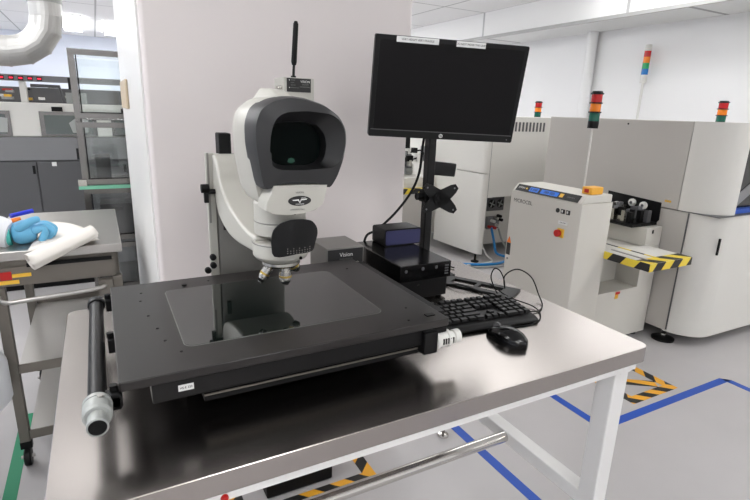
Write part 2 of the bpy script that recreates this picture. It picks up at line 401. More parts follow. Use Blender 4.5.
# front right adjuster
MB().box(.542, .575, .770, .80, .960, 1.008).build('bracket', M['black'], st, bevel=.002)
MB().box(.545, .60, .776, .81, 1.0, 1.013).build('bracket', M['black'], st, bevel=.002)
ad = MB().lathe([(.014, 0), (.0185, .001), (.0185, .008), (.016, .009), (.0165, .028), (.0185, .030), (.0185, .036), (.012, .038), (.012, .047), (.015, .049), (.015, .062), (.010, .064)], (.575, .785, .981), 24, 'x').build('adjuster_knob', M['capwhite'], st, smooth=True)
mb = MB()
for k in range(5): mb.box(.588 + .006 * k, .591 + .006 * k, .7675, .770, .976, .988)
mb.build('knob_scale', M['ink'], ad)
# label
la = MB().box(.074, .098, .7812, .7822, .991, 1.002).build('sticker', M['label'], st)
text('HS-E 320', .0052, (.086, .7809, .9965), '-y', M['ink'], la)
# screws
for x, y in ((.05, 1.17), (.045, 1.12), (.053, 1.03), (.063, .96), (.07, .90), (.20, 1.20), (.55, .86), (.55, 1.16), (.09, .845), (.52, .80)):
    MB().lathe([(.0028, 0), (.0026, .0008)], (x, y, SZ), 10).build('screw', M['blackmatte'], st)
MB().lathe([(.006, 0), (.006, .003), (.003, .0032)], (.143, 1.187, SZ), 14).build('pin', M['black'], st)
MB().box(.565, .585, .80, .812, SZ, SZ + .002).build('clip', M['black'], st)
# roller tube on the left with grey end fitting
MB().tubes([(-.0405, .775, 1.0), (-.0405, 1.215, 1.0)], .0138, 28).build('roller_tube', M['anoddark'], st, smooth=True)
MB().lathe([(.0165, 0), (.0175, .003), (.0175, .022), (.0165, .024)], (-.0405, 1.205, 1.0), 24, 'y').build('end_collar', M['black'], st, smooth=True)
fit = MB().lathe([(.0185, 0), (.0205, -.002), (.0205, -.010), (.0192, -.0105), (.0192, -.013), (.0202, -.0135), (.0202, -.036), (.0180, -.040), (.0135, -.0405), (.0130, -.058), (.0145, -.0585), (.0145, -.066), (.0122, -.067), (.0118, -.064)], (-.0405, .782, 1.0), 32, 'y').build('end_fitting', M['capgrey'], st, smooth=True)
MB().lathe([(.0119, 0), (.0119, .002)], (-.0405, .7158, 1.0), 24, 'y').build('bore', M['blackmatte'], fit)
MB().cyl((-.035, .768, 1.0185), (-.035, .768, 1.0215), .0045, n=10).build('screw', M['cartsteel'], fit)
for y in (1.215, .995, .79):
    MB().box(-.022, -.008, y - .014, y + .014, .985, 1.012).build('tube_bracket', M['blackmatte'], st, bevel=.002)
    MB().cyl((-.017, y, 1.012), (-.017, y, 1.022), .006, n=12).build('bracket_screw', M['black'], st)
MB().box(-.030, -.006, .776, .805, .988, 1.008).build('tube_clamp', M['black'], st, bevel=.002)

# ------------------------------------------------------------------ microscope
ms = thing('inspection_microscope', 'white and charcoal eyepiece-less inspection microscope standing over the black stage', 'microscope', (.33, 1.3, TZ))
MB().prism(rrect(.248, .425, 1.30, 1.40, .008, 3), 'z', TZ, 1.25).build('column', M['scopegrey'], ms, smooth=True)
MB().box(.226, .247, 1.300, 1.312, TZ + .004, 1.325).build('column_face', M['scopewhite'], ms, bevel=.002)
MB().box(.2285, .2335, 1.2965, 1.2995, 1.15, 1.325).build('scale_strip', M['scopegrey'], ms)
MB().box(.262, .292, 1.305, 1.35, 1.30, 1.372).build('limit_box', M['blackmatte'], ms, bevel=.003)
# arm: profile in y,z
ridge = bez([(0, 1.40, 1.315), (0, 1.305, 1.322), (0, 1.275, 1.310), (0, 1.255, 1.285), (0, 1.235, 1.255), (0, 1.185, 1.222), (0, 1.11, 1.198), (0, 1.045, 1.186), (0, .985, 1.184)], 5)
low = bez([(0, .985, 1.150), (0, 1.045, 1.146), (0, 1.12, 1.142), (0, 1.19, 1.148), (0, 1.255, 1.170), (0, 1.285, 1.20), (0, 1.305, 1.23), (0, 1.40, 1.235)], 5)
prof = [(p.y, p.z) for p in ridge] + [(p.y, p.z) for p in low]
def armx(y, side):   # widens from the ring to the column
    t = min(1, max(0, (y - .985) / .32))
    return (.259 - .017 * t) if side < 0 else (.372 + .05 * t)
mb = MB()
mb.loft([[(armx(y, -1), y, z) for y, z in prof], [(armx(y, 1), y, z) for y, z in prof]])
mb.build('boom_arm', M['scopewhite'], ms, bevel=.006, seg=3)
MB().cyl((.222, 1.285, 1.232), (.262, 1.285, 1.232), .006, n=12).build('clamp_shaft', M['black'], ms)
mb = MB().cyl((.210, 1.285, 1.240), (.228, 1.285, 1.240), .011, n=16).box(.216, .226, 1.279, 1.291, 1.205, 1.236)
mb.build('clamp_lever', M['blackmatte'], ms, smooth=True)
for x, z in ((.231, 1.060), (.231, 1.038), (.217, 1.026)):
    MB().lathe([(.008, 0), (.008, -.010), (.005, -.012)], (x, 1.30, z), 14, 'y').build('thumb_screw', M['blackmatte'], ms)
MB().box(.262, .272, 1.292, 1.2995, 1.13, 1.165).build('cable_clip', M['blackmatte'], ms)
CX, CY = .313, .985
MB().lathe([(.050, 0), (.0525, .002), (.0525, .024), (.051, .026), (.0525, .028), (.0525, .064), (.050, .068)], (CX, CY, 1.190), 40).build('neck_ring', M['scopewhite'], ms, smooth=True)
MB().lathe([(.0532, 0), (.0532, .0012)], (CX, CY, 1.2165), 40).build('neck_groove', M['scopegrey'], ms)
MB().lathe([(.040, 0), (.052, .006), (.057, .013), (.0575, .040), (.0565, .043)], (CX, CY, 1.133), 40).build('turret_housing', M['scopewhite'], ms, smooth=True)
MB().lathe([(.0582, 0), (.0582, .002)], (CX, CY, 1.1715), 40).build('housing_groove', M['scopegrey'], ms)
for x, z in ((.29, 1.161), (.338, 1.146)): MB().lathe([(.0035, 0), (.003, -.003)], (x, CY - math.sqrt(.0575 ** 2 - (x - CX) ** 2), z), 10, 'y').build('grub_screw', M['blackmatte'], ms)
tu = MB().lathe([(.036, 0), (.040, .004), (.040, .010), (.034, .013)], (CX, CY, 1.1215), 32).build('turret', M['silver'], ms, smooth=True)
def objective(c, ax, L, r):
    p = Vector(c); d = Vector(ax).normalized()
    ob = MB().tubes([p, p + d * L * .25, p + d * L * .26, p + d * L * .7, p + d * L * .71, p + d * L], [r * .8, r * .8, r, r, r * .9, r * .55], 20).build('objective', M['silver'], ms, smooth=True)
    MB().tubes([p + d * L * .5, p + d * L * .6], r * 1.03, 20).build('colour_ring', M['gold'], ob)
    MB().tubes([p + d * L * .84, p + d * L * 1.02], [r * .82, r * .5], 20).build('lens_tip', M['blackmatte'], ob)
objective((.316, .965, 1.123), (0, 0, -1), .040, .013)
objective((.292, .985, 1.125), (-.5, .05, -.8), .045, .0105)
objective((.338, 1.005, 1.125), (.55, .3, -.8), .040, .012)
# head shell
F = [(.30, 1.462), (.34, 1.458), (.375, 1.446), (.403, 1.427), (.416, 1.403), (.418, 1.38), (.410, 1.34), (.393, 1.295), (.372, 1.258), (.345, 1.250), (.30, 1.247), (.256, 1.256), (.247, 1.30), (.241, 1.34), (.239, 1.38), (.240, 1.41), (.248, 1.438), (.268, 1.454)]
def resample(poly, c, n):
    out = []
    for k in range(n):
        t = 2 * PI * (k + .37) / n; d = (math.cos(t), math.sin(t)); best = 0
        for i in range(len(poly)):
            ax_, az = poly[i][0] - c[0], poly[i][1] - c[1]; bx, bz = poly[(i + 1) % len(poly)][0] - c[0], poly[(i + 1) % len(poly)][1] - c[1]
            ex, ez = bx - ax_, bz - az; den = d[0] * ez - d[1] * ex
            if abs(den) < 1e-12: continue
            r = (ax_ * ez - az * ex) / den; s = (ax_ * d[1] - az * d[0]) / den
            if r > 0 and -1e-6 <= s <= 1 + 1e-6: best = max(best, r)
        out.append((c[0] + d[0] * best, c[1] + d[1] * best))
    return out
def smoothp(P, it=1):
    for _ in range(it):
        P = [((P[i - 1][0] + 2 * P[i][0] + P[(i + 1) % len(P)][0]) / 4, (P[i - 1][1] + 2 * P[i][1] + P[(i + 1) % len(P)][1]) / 4) for i in range(len(P))]
    return P
hc = (.325, 1.36)
def scal(P, s, c=hc, dz=0): return [(c[0] + (x - c[0]) * s, c[1] + (z - c[1]) * s + dz) for x, z in P]
N = 96
FO = scal(smoothp(resample(F, hc, N), 2), .985)
def ring(P, y): return [(x, y, z) for x, z in P]
hd = MB().loft([ring(scal(FO, .975), .936), ring(scal(FO, .99), .942), ring(scal(FO, 1.0), .98), ring(scal(FO, .99), 1.04), ring(scal(FO, .92), 1.09), ring(scal(FO, .75), 1.12), ring(scal(FO, .5), 1.13)]).build('head_shell', M['scopewhite'], ms, smooth=True)
# raised spine on top of the head
MB().loft([[(.283, y, z0), (.335, y, z0), (.322, y, z0 + h), (.296, y, z0 + h)] for y, z0, h in ((.93, 1.452, .006), (.98, 1.452, .020), (1.05, 1.445, .030), (1.11, 1.41, .045))]).build('head_spine', M['scopewhite'], ms, bevel=.004)
# charcoal bezel
B = [(.304, 1.4595), (.335, 1.457), (.375, 1.446), (.403, 1.428), (.4165, 1.404), (.4185, 1.38), (.412, 1.345), (.400, 1.313), (.383, 1.287), (.3775, 1.287), (.376, 1.300), (.325, 1.302), (.270, 1.303), (.268, 1.290), (.254, 1.290), (.250, 1.302), (.243, 1.345), (.239, 1.375), (.239, 1.41), (.249, 1.437), (.272, 1.452)]
RIM = [(.30, 1.432), (.335, 1.434), (.378, 1.430), (.398, 1.419), (.409, 1.398), (.410, 1.372), (.402, 1.345), (.385, 1.332), (.325, 1.329), (.285, 1.330), (.268, 1.336), (.264, 1.36), (.266, 1.39), (.273, 1.416), (.284, 1.427)]
OPN = [(.30, 1.412), (.335, 1.413), (.358, 1.407), (.372, 1.392), (.376, 1.372), (.372, 1.350), (.362, 1.338), (.345, 1.334), (.30, 1.334), (.284, 1.338), (.273, 1.350), (.271, 1.372), (.274, 1.395), (.283, 1.408)]
hb = (.325, 1.365)
PB, PR, PO = smoothp(resample(B, hb, N), 2), smoothp(resample(RIM, hb, N), 2), smoothp(resample(OPN, hb, N), 2)
# hood surface: stands proud of the shell; brow at the top projects further
def hoody(z, base=.885): return base - max(0, (z - 1.40)) * .15
MB().loft([[(x, .955, z) for x, z in scal(PB, 1.004)], [(x, .905, z) for x, z in scal(PB, 1.0)], [(x, .889, z) for x, z in scal(PB, .965)], [(x, hoody(z, .882), z) for x, z in PR]], cap=False).build('bezel', M['bezel'], ms, smooth=True)
MB().loft([[(x, hoody(z, .882), z) for x, z in PR], [(x, .900, z) for x, z in scal(PO, 1.06, hb)], [(x, .925, z) for x, z in PO]], cap=False).build('viewer_hood', M['bezelin'], ms, smooth=True)
vw = MB().prism(PO, 'y', .922, .928).build('viewing_glass', M['viewer'], ms)
MB().prism(resample([(.311, 1.346), (.317, 1.348), (.322, 1.346), (.324, 1.341), (.317, 1.338), (.309, 1.340)], (.316, 1.343), 20), 'y', .9212, .9218).build('green_glow_patch', M['green_glow'], vw)  # green glow in the viewer, put in as a faintly emissive patch
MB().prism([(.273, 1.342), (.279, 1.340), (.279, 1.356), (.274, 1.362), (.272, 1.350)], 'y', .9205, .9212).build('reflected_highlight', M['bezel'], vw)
# lower white plate with badge
pl = [(.270, 1.302), (.325, 1.3015), (.3765, 1.300), (.374, 1.283), (.367, 1.262), (.352, 1.252), (.325, 1.2465), (.295, 1.2455), (.268, 1.249), (.255, 1.257), (.2565, 1.272), (.266, 1.288)]
PP = pl
bp = MB().loft([[(x, .938, z) for x, z in PP], [(x, .905, z) for x, z in PP], [(x, .8895, z) for x, z in PP], [(x, .8868, z) for x, z in scal(PP, .975, (.318, 1.275))]]).build('front_plate', M['scopewhite'], ms, smooth=True)
ovc = (.320, 1.272)
ov = MB().prism([(ovc[0] + .0225 * math.cos(t), ovc[1] + .0092 * math.sin(t)) for t in [2 * PI * k / 40 for k in range(40)]], 'y', .8858, .8868).build('badge', M['ink'], bp)
MB().prism([(ovc[0] - .015, ovc[1] + .0022), (ovc[0] - .002, ovc[1] + .0030), (ovc[0], ovc[1] - .0032), (ovc[0] + .002, ovc[1] + .0030), (ovc[0] + .015, ovc[1] + .0038), (ovc[0] + .013, ovc[1] + .0015), (ovc[0] + .003, ovc[1] + .0008), (ovc[0], ovc[1] - .0048), (ovc[0] - .003, ovc[1] + .0005), (ovc[0] - .013, ovc[1] + .0006)], 'y', .8852, .8857).build('wing_emblem', M['inkwhite'], ov)
text('VISION', .0030, (ovc[0] + .007, .8853, ovc[1] + .0050), '-y', M['inkwhite'], ov)
text('ENGINEERING', .0026, (ovc[0], .8853, ovc[1] - .0062), '-y', M['inkwhite'], ov)
text('VISION', .0052, (ovc[0], .8860, ovc[1] + .0155), '-y', M['inkgrey'], bp)
text('ENGINEERING STEREO', .0028, (ovc[0] - .004, .8860, ovc[1] - .0165), '-y', M['inkgrey'], bp)
# black breath shield
so = [(.272, 1.152), (.292, 1.155), (.320, 1.160), (.350, 1.160), (.362, 1.161), (.367, 1.180), (.375, 1.196), (.372, 1.213), (.358, 1.229), (.335, 1.235), (.310, 1.235), (.288, 1.228), (.274, 1.213), (.270, 1.19)]
SP = scal(smoothp(resample(so, (.322, 1.195), 48), 1), .92, (.320, 1.20))
def bow(x): return .905 + ((x - .322) / .052) ** 2 * .018
MB().loft([[(x, bow(x) + .003, z) for x, z in SP], [(x, bow(x), z) for x, z in SP], [(x, bow(x) - .0015, z) for x, z in scal(SP, .5, (.322, 1.195))], [(x, bow(x) - .0015, z) for x, z in scal(SP, .05, (.322, 1.195))]]).build('breath_shield', M['black'], ms, smooth=True)
mb = MB()
for k in range(9):
    for r_ in range(2 if k % 2 else 3):
        x = .302 + .0058 * k; mb.lathe([(.0011, 0), (.0009, -.0006)], (x, bow(x) - .0012, 1.166 + .0045 * r_), 8, 'y')
mb.build('vent_holes', M['scopegrey'], ms)
MB().lathe([(.004, 0), (.004, -.004)], (.326, .935, 1.240), 12, 'y').build('shield_screw', M['blackmatte'], ms)
MB().box(.300, .345, .915, .94, 1.19, 1.20).build('shield_bracket', M['blackmatte'], ms)
# mast with controller box behind the head
mp = MB().cyl((.40, 1.37, 1.24), (.40, 1.37, 1.445), .010, n=14).box(.39, .50, 1.36, 1.378, 1.445, 1.4555).build('box_post', M['scopegrey'], ms)
bx = thing('controller_box', 'small grey control box with dark display label behind the microscope head', 'control box', (.486, 1.365, 1.456))
MB().box(.446, .531, 1.350, 1.435, 1.456, 1.516).build('housing', M['scopewhite'], bx, bevel=.002)
lb = MB().box(.4535, .521, 1.3485, 1.3497, 1.479, 1.514).build('label_face', M['ink'], bx)
text('VISION', .0085, (.505, 1.3483, 1.506), '-y', M['inkwhite'], lb); text('SYSTEM', .0055, (.505, 1.3483, 1.4985), '-y', M['inkgrey'], lb); text('ENGINEERING', .0046, (.504, 1.3483, 1.4925), '-y', M['inkgrey'], lb)
for z, s in ((1.509, 'POWER'), (1.5025, 'LIGHT'), (1.4965, 'STATUS'), (1.490, 'EMISSION ON')):
    text(s, .0036, (.4645, 1.3483, z), '-y', M['inkgrey'], lb, align='LEFT')
for z in (1.509, 1.490): MB().lathe([(.0014, 0), (.0012, -.0006)], (.4605, 1.3484, z), 8, 'y').build('indicator', M['inkwhite'], lb)
MB().cyl((.444, 1.366, 1.49), (.432, 1.366, 1.488), .005, n=12).build('connector', M['silver'], bx)
an = thing('antenna', 'slim black rod antenna standing up from the small grey control box', 'antenna', (.478, 1.366, 1.516))
MB().cyl((.478, 1.366, 1.516), (.480, 1.366, 1.552), .0035, n=12).build('stem', M['black'], an)
MB().cyl((.478, 1.366, 1.516), (.478, 1.366, 1.521), .007, n=12).build('collar', M['black'], an)
MB().tubes([(.480, 1.366, 1.548), (.480, 1.366, 1.556), (.486, 1.366, 1.650), (.4865, 1.366, 1.657)], [.0055, .0075, .0068, .004], 14).build('rod', M['blackmatte'], an, smooth=True)

# ------------------------------------------------------------------ lamp power unit with word on it
pu = thing('power_unit', 'grey instrument power unit with white lettering between microscope and computer', 'power supply', (.595, 1.34, TZ))
MB().box(.538, .655, 1.27, 1.40, TZ, 1.056).build('housing', M['scopegrey'], pu, bevel=.002)
MB().box(.541, .652, 1.2685, 1.2697, TZ + .005, 1.052).build('front_face', M['bezel'], pu)
text('Vision', .017, (.598, 1.2682, 1.035), '-y', M['inkwhite'], pu); text('ENGINEERING', .0065, (.598, 1.2682, 1.022), '-y', M['inkgrey'], pu)
for x in (.565, .598, .632): MB().lathe([(.0075, 0), (.0075, -.004), (.005, -.005)], (x, 1.268, 1.006), 14, 'y').build('dial', M['silver'], pu)

# ------------------------------------------------------------------ computer box
pc = thing('computer_case', 'flat black desktop computer case under the monitor pole', 'computer', (.775, 1.265, TZ))
MB().box(.692, .862, 1.118, 1.405, TZ + .062, 1.03).build('case', M['blackgloss'], pc, bevel=.002)
MB().box(.700, .855, 1.124, 1.40, TZ + .006, TZ + .0615).build('lower_case', M['black'], pc, bevel=.002)
for x in (.72, .84):
    for y in (1.14, 1.38): MB().lathe([(.008, 0), (.008, .006)], (x, y, TZ), 10).build('foot', M['blackmatte'], pc)
for x, z in ((.71, 1.014), (.765, 1.016), (.81, 1.016)): MB().lathe([(.005, 0), (.004, -.002)], (x, 1.118, z), 10, 'y').build('port', M['dgrey'], pc)
MB().lathe([(.004, 0), (.003, -.002)], (.757, 1.124, .968), 10, 'y').build('power_button', M['silver'], pc)
mb = MB()
for k in range(4): mb.box(.84, .852, 1.1165, 1.118, .992 + .008 * k, .996 + .008 * k)
mb.build('vent', M['dgrey'], pc)
bb = thing('scanner_box', 'navy blue and black small box lying on the computer case left of the pole', 'box', (.82, 1.37, 1.03))
MB().prism(rrect(.752, .885, 1.030, 1.083, .006, 3), 'y', 1.318, 1.40).build('body', M['black'], bb, smooth=True)
MB().prism(rrect(.756, .881, 1.034, 1.079, .005, 3), 'y', 1.3165, 1.3177).build('front_face', M['bluebox'], bb)

# ------------------------------------------------------------------ monitor on pole
md = thing('monitor_stand', 'black square pole monitor stand behind the computer case', 'monitor stand', (.930, 1.357, TZ))
MB().box(.916, .944, 1.345, 1.373, TZ + .008, 1.50).build('pole', M['black'], md, bevel=.003)
MB().box(.868, .99, 1.26, 1.405, TZ, TZ + .008).build('base', M['black'], md)
MB().box(.917, .943, 1.322, 1.3445, 1.475, 1.499).build('monitor_arm', M['black'], md)
# second bracket (star shaped) on the pole
vc = Vector((.936, 1.296, 1.176)); vr = rot_z(math.radians(-24))
mb = MB()
for sx in (-1, 1):
    for sz in (-1, 1):
        d = Vector((sx * .050, 0, sz * .040)); n_ = Vector((-sz * .014 * sx, 0, .014)) if True else None
        p = Vector((-d.z, 0, d.x)).normalized()
        pts = [p * .026, d * .8 + p * .015, d * 1.02 + p * .008, d * 1.02 - p * .008, d * .8 - p * .015, -p * .026]
        a = [vc + vr @ (q_ + Vector((0, -.002, 0))) for q_ in pts]; b = [vc + vr @ (q_ + Vector((0, .002, 0))) for q_ in pts]
        mb.loft([a, b])
vp_ = mb.build('mount_plate', M['black'], md)
for sx in (-1, 1):
    for sz in (-1, 1):
        c = vc + vr @ Vector((sx * .043, -.003, sz * .0345))
        MB().lathe([(.003, 0), (.003, -.0012)], c, 8, 'y').build('bolt_hole', M['mgrey'], vp_)
MB().lathe([(.022, 0), (.022, .004)], vc + Vector((0, .001, 0)), 20, 'y').build('mount_hub', M['blackmatte'], md)
MB().cyl(vc, (.930, 1.346, 1.176), .012, n=14).build('mount_arm', M['black'], md)
MB().box(.909, .951, 1.338, 1.380, 1.156, 1.196).build('clamp_collar', M['blackmatte'], md, bevel=.003)
MB().cyl((.886, 1.357, 1.176), (.909, 1.357, 1.176), .012, n=12).build('clamp_knob', M['blackmatte'], md)
ab = thing('power_adapter', 'black power adapter clipped to the right of the monitor pole', 'power adapter', (.985, 1.37, 1.238))
MB().box(.9445, 1.037, 1.357, 1.384, 1.238, 1.282, Matrix.Rotation(math.radians(6), 3, 'Y')).build('case', M['black'], ab, bevel=.004)

mm = Matrix.Rotation(-.33, 4, 'Z') @ Matrix.Rotation(.168, 4, 'X') @ Matrix.Rotation(.025, 4, 'Y')
mo = thing('monitor', 'black flat panel computer monitor with two white labels on its top edge', 'monitor', (.932, 1.288, 1.499))
W, H = .46, .285
def mbuild(mb, name, m, parent=mo, **k):
    mb.xform(mm); return mb.build(name, m, parent, local=True, **k)
mbuild(MB().prism(rrect(-W / 2, W / 2, -H / 2, H / 2, .005, 3), 'y', .0, .022), 'casing', M['black'], smooth=True)
mb = MB(); mb.box(-W / 2 + .013, W / 2 - .013, -.0012, -.0002, -H / 2 + .024, H / 2 - .012)
mbuild(mb, 'screen', M['screen'])
mbuild(MB().box(-W / 2 + .006, W / 2 - .006, -.0018, -.0003, -H / 2 + .0205, -H / 2 + .0225), 'chin_line', M['dgrey'])
mbuild(MB().box(-.13, .13, .022, .036, -.09, .09), 'rear_housing', M['blackmatte'], bevel=.006)
lg = mbuild(MB().lathe([(.0062, 0), (.0062, -.0012)], (-.004, -.0002, -H / 2 + .0105), 24, 'y'), 'maker_badge', M['inkwhite'])
text('hp', .0095, (-.004, -.0016, -H / 2 + .0113), '-y', M['ink'], lg, mx=mm, local=True)
for x0, x1, s in ((-.170, -.047, 'VERY HEAVY VERY FRAGILE'), (.006, .094, 'DO NOT MOVE THE UNIT')):
    l_ = mbuild(MB().box(x0, x1, -.0018, -.0004, H / 2 - .0165, H / 2 - .001), 'sticker', M['label'])
    text(s, .0078, ((x0 + x1) / 2, -.0021, H / 2 - .0088), '-y', M['ink'], l_, mx=mm, local=True)
mbuild(MB().lathe([(.0016, 0), (.0016, -.001)], (W / 2 - .018, -.0002, -H / 2 + .009), 8, 'y'), 'power_light', M['mgrey'])
cbv = [(.72, 1.409, .985), (.735, 1.409, 1.045), (.773, 1.405, 1.065), (.834, 1.40, 1.116), (.888, 1.395, 1.183), (.915, 1.392, 1.25), (.922, 1.39, 1.345), (.925, 1.37, 1.42)]
o = MB().tubes(bez(cbv, 6), .0042, 8).build('monitor_cable', M['blackmatte'], smooth=True); recenter(o)
tag(o, 'black cable hanging from the back of the monitor down to the computer case', 'cable')

# black bracket plate behind keyboard
tr = thing('bracket_plate', 'thin black slotted plate lying between computer case and keyboard', 'plate', (.95, 1.15, TZ))
u = Vector((.52, -.854, 0)); w = Vector((-.854, -.52, 0)); o0 = Vector((.972, 1.268, 0))
def pp(a, b): q_ = o0 + u * a + w * b; return (q_.x, q_.y)
mb = MB()
for a0, a1, b0, b1 in ((-.02, .235, 0, .022), (-.02, .235, .062, .085), (-.02, .03, .022, .062), (.19, .235, .022, .062), (.105, .118, .022, .062)):
    mb.prism([pp(a0, b0), pp(a1, b0), pp(a1, b1), pp(a0, b1)], 'z', TZ + .0002, TZ + .006)
mb.build('plate', M['anoddark'], tr)
o = MB().tubes(bez([(.905, 1.20, TZ + .004), (.93, 1.16, TZ + .012), (.955, 1.13, TZ + .008), (.97, 1.09, TZ + .004)], 6), .002, 6).build('short_cable', M['blackmatte']); recenter(o)
tag(o, 'short black cable lying in the slot of the black plate', 'cable')

# ------------------------------------------------------------------ keyboard
ka = math.radians(-5.5); kc = Vector((.751, .962, TZ)); KR = Matrix.Translation(kc) @ Matrix.Rotation(ka, 4, 'Z')
kb = thing('keyboard', 'black full size computer keyboard pushed partly under the stage', 'keyboard', kc)
def kbuild(mb, name, m, **k):
    mb.xform(Matrix.Rotation(ka, 4, 'Z')); return mb.build(name, m, kb, local=True, **k)
prf = [(-.078, .004), (-.076, .011), (-.062, .016), (.070, .026), (.076, .022), (.076, .002), (-.074, .002)]
kbuild(MB().prism(prf, 'x', -.222, .222), 'body', M['black'], bevel=.004)
rows = [(.058, .0125, [(-.205, 1)] + [(-.165 + .0193 * i + (0.008 if i > 3 else 0) + (.008 if i > 7 else 0), 1) for i in range(12)] + [(.094 + .0193 * i, 1) for i in range(3)])]
keys = []
def keyrow(y, x0, ws):
    x = x0
    for w_ in ws:
        if w_ > 0: keys.append((x + .0095 * w_, y, .019 * w_ - .003))
        x += .019 * abs(w_)
keyrow(.058, -.212, [1, -1, 1, 1, 1, 1, -.5, 1, 1, 1, 1, -.5, 1, 1, 1, 1, -.25, 1, 1, 1, -.25, 1, 1, 1, 1][:24])
keyrow(.034, -.212, [1] * 13 + [2, -.25, 1, 1, 1, -.25, 1, 1, 1, 1])
keyrow(.015, -.212, [1.5] + [1] * 12 + [1.5, -.25, 1, 1, 1, -.25, 1, 1, 1, 1])
keyrow(-.004, -.212, [1.75] + [1] * 11 + [2.25, -3.5, 1, 1, 1, 1])
keyrow(-.023, -.212, [2.25] + [1] * 10 + [2.75, -1.25, 1, -1.25, 1, 1, 1, 1])
keyrow(-.042, -.212, [1.25, 1.25, 1.25, 6.25, 1.25, 1.25, 1.25, 1.25, -.25, 1, 1, 1, -.25, 2, 1, 1])
def keymesh(x, y, w_):
    z = .0175 + (y + .062) * .0758
    h = .0072
    mb = MB(); mb.loft([[(x - w_ / 2, y - .008, z), (x + w_ / 2, y - .008, z), (x + w_ / 2, y + .008, z), (x - w_ / 2, y + .008, z)],
                        [(x - w_ / 2 + .0018, y - .0062, z + h), (x + w_ / 2 - .0018, y - .0062, z + h), (x + w_ / 2 - .0018, y + .0066, z + h), (x - w_ / 2 + .0018, y + .0066, z + h)]])
    return mb
vis = [k for k in keys if k[0] > -.155]; hid = [k for k in keys if k[0] <= -.155]
for k in vis[:100]: kbuild(keymesh(*k), 'key', M['black'])
mb = MB()
for k in vis[100:] + hid:
    z = .0175 + (k[1] + .062) * .0758
    mb.box(k[0] - k[2] / 2, k[0] + k[2] / 2, k[1] - .008, k[1] + .008, z, z + .007)
o = kbuild(mb, 'keys', M['black']); o['kind'] = 'stuff'

# mouse
mc = Vector((.812, .818, TZ)); ma = math.radians(10)
mo2 = thing('mouse', 'black oval computer mouse on the bare steel right of the keyboard', 'mouse', mc)
rings = []
L_, W_ = .112, .060
for k in range(0, 13):
    t = k / 12; y = (t - .5) * L_; ww = W_ / 2 * (max(0.0, 1 - abs(2 * t - 1) ** 2.6)) ** .5 + .002; hh = .034 * math.sin(PI * min(1, (t * .82 + .13))) ** .8 + .002
    rings.append([(ww * (1 - .10 * (t > .6)) * math.cos(a), -y * -1, max(.0005, hh * max(0, math.sin(a)) ** .75)) for a in [PI * j / 16 for j in range(17)]] + [(ww * .8 * math.cos(a), y, .0005) for a in [PI + PI * j / 6 for j in range(1, 6)]])
m3 = MB().loft(rings).xform(Matrix.Rotation(ma, 4, 'Z')).build('shell', M['blackgloss'], mo2, local=True, smooth=True)
MB().cyl((-.003, .030, .026), (.003, .030, .026), .010, n=16).xform(Matrix.Rotation(ma, 4, 'Z')).build('scroll_wheel', M['dgrey'], mo2, local=True)
text('hp', .009, (0, -.022, .0353), 'up', M['inkgrey'], mo2, name='logo', mx=Matrix.Rotation(ma, 4, 'Z'), local=True)
o = MB().tubes(bez([(.802, .872, .926), (.80, .90, .924), (.815, .905, .923), (.86, .885, .922), (.905, .862, .922), (.965, .868, .922), (1.01, .905, .923), (1.025, .95, .926), (.985, 1.0, .94), (.955, 1.045, .966), (.965, 1.06, .962)], 8), .0017, 8).build('mouse_cable', M['blackmatte'], smooth=True); recenter(o)
tag(o, 'thin black mouse cable curling from the mouse round the keyboard end', 'cable')
o = MB().tubes(bez([(.985, 1.045, .930), (.956, 1.04, .970), (.946, 1.04, .996), (.956, 1.04, 1.017), (.978, 1.04, 1.007), (.997, 1.04, .977), (1.003, 1.04, .950), (.998, 1.04, .99), (1.045, 1.04, 1.004), (1.10, 1.035, .973), (1.09, .99, .935), (1.06, .945, .924), (1.02, .92, .923), (.985, .925, .925)], 8), .0019, 8).build('keyboard_cable', M['blackmatte'], smooth=True); recenter(o)
tag(o, 'black keyboard cable standing up in loose loops at the table right edge', 'cable')
o = MB().tubes(bez([(.862, 1.39, .94), (.93, 1.405, .955), (1.0, 1.39, .93), (1.04, 1.33, .924)], 8), .0024, 8).build('network_cable', M['blackmatte'], smooth=True); recenter(o)
tag(o, 'short black cable behind the computer case at the back of the table', 'cable')

# ------------------------------------------------------------------ stack lights
def stack_light(x, y, z0, base, r, cols, hs, label, top=.012, basecol='black', topcol='black', rings=True, pole=None, poler=.006, group=None):
    t = thing('stack_light', label, 'signal light', (x, y, z0), group)
    z = z0
    if pole: MB().cyl((x, y, z), (x, y, z + pole), poler, n=12).build('pole', M['capwhite'], t, smooth=True); z += pole
    MB().cyl((x, y, z), (x, y, z + base), r * 1.02, n=20).build('base', M[basecol], t, smooth=True); z += base
    for c in cols:
        MB().cyl((x, y, z), (x, y, z + hs), r, n=20).build('lens', M[c], t, smooth=True)
        if rings: MB().cyl((x, y, z + hs - .002), (x, y, z + hs + .006), r * 1.2, n=20).build('ring', M['black'], t)
        z += hs + (.004 if rings else 0)
    MB().cyl((x, y, z), (x, y, z + top), r * 1.08, r * .9, n=20).build('cap', M[topcol], t, smooth=True)
    return t
G = 'red amber green signal towers on the machines'

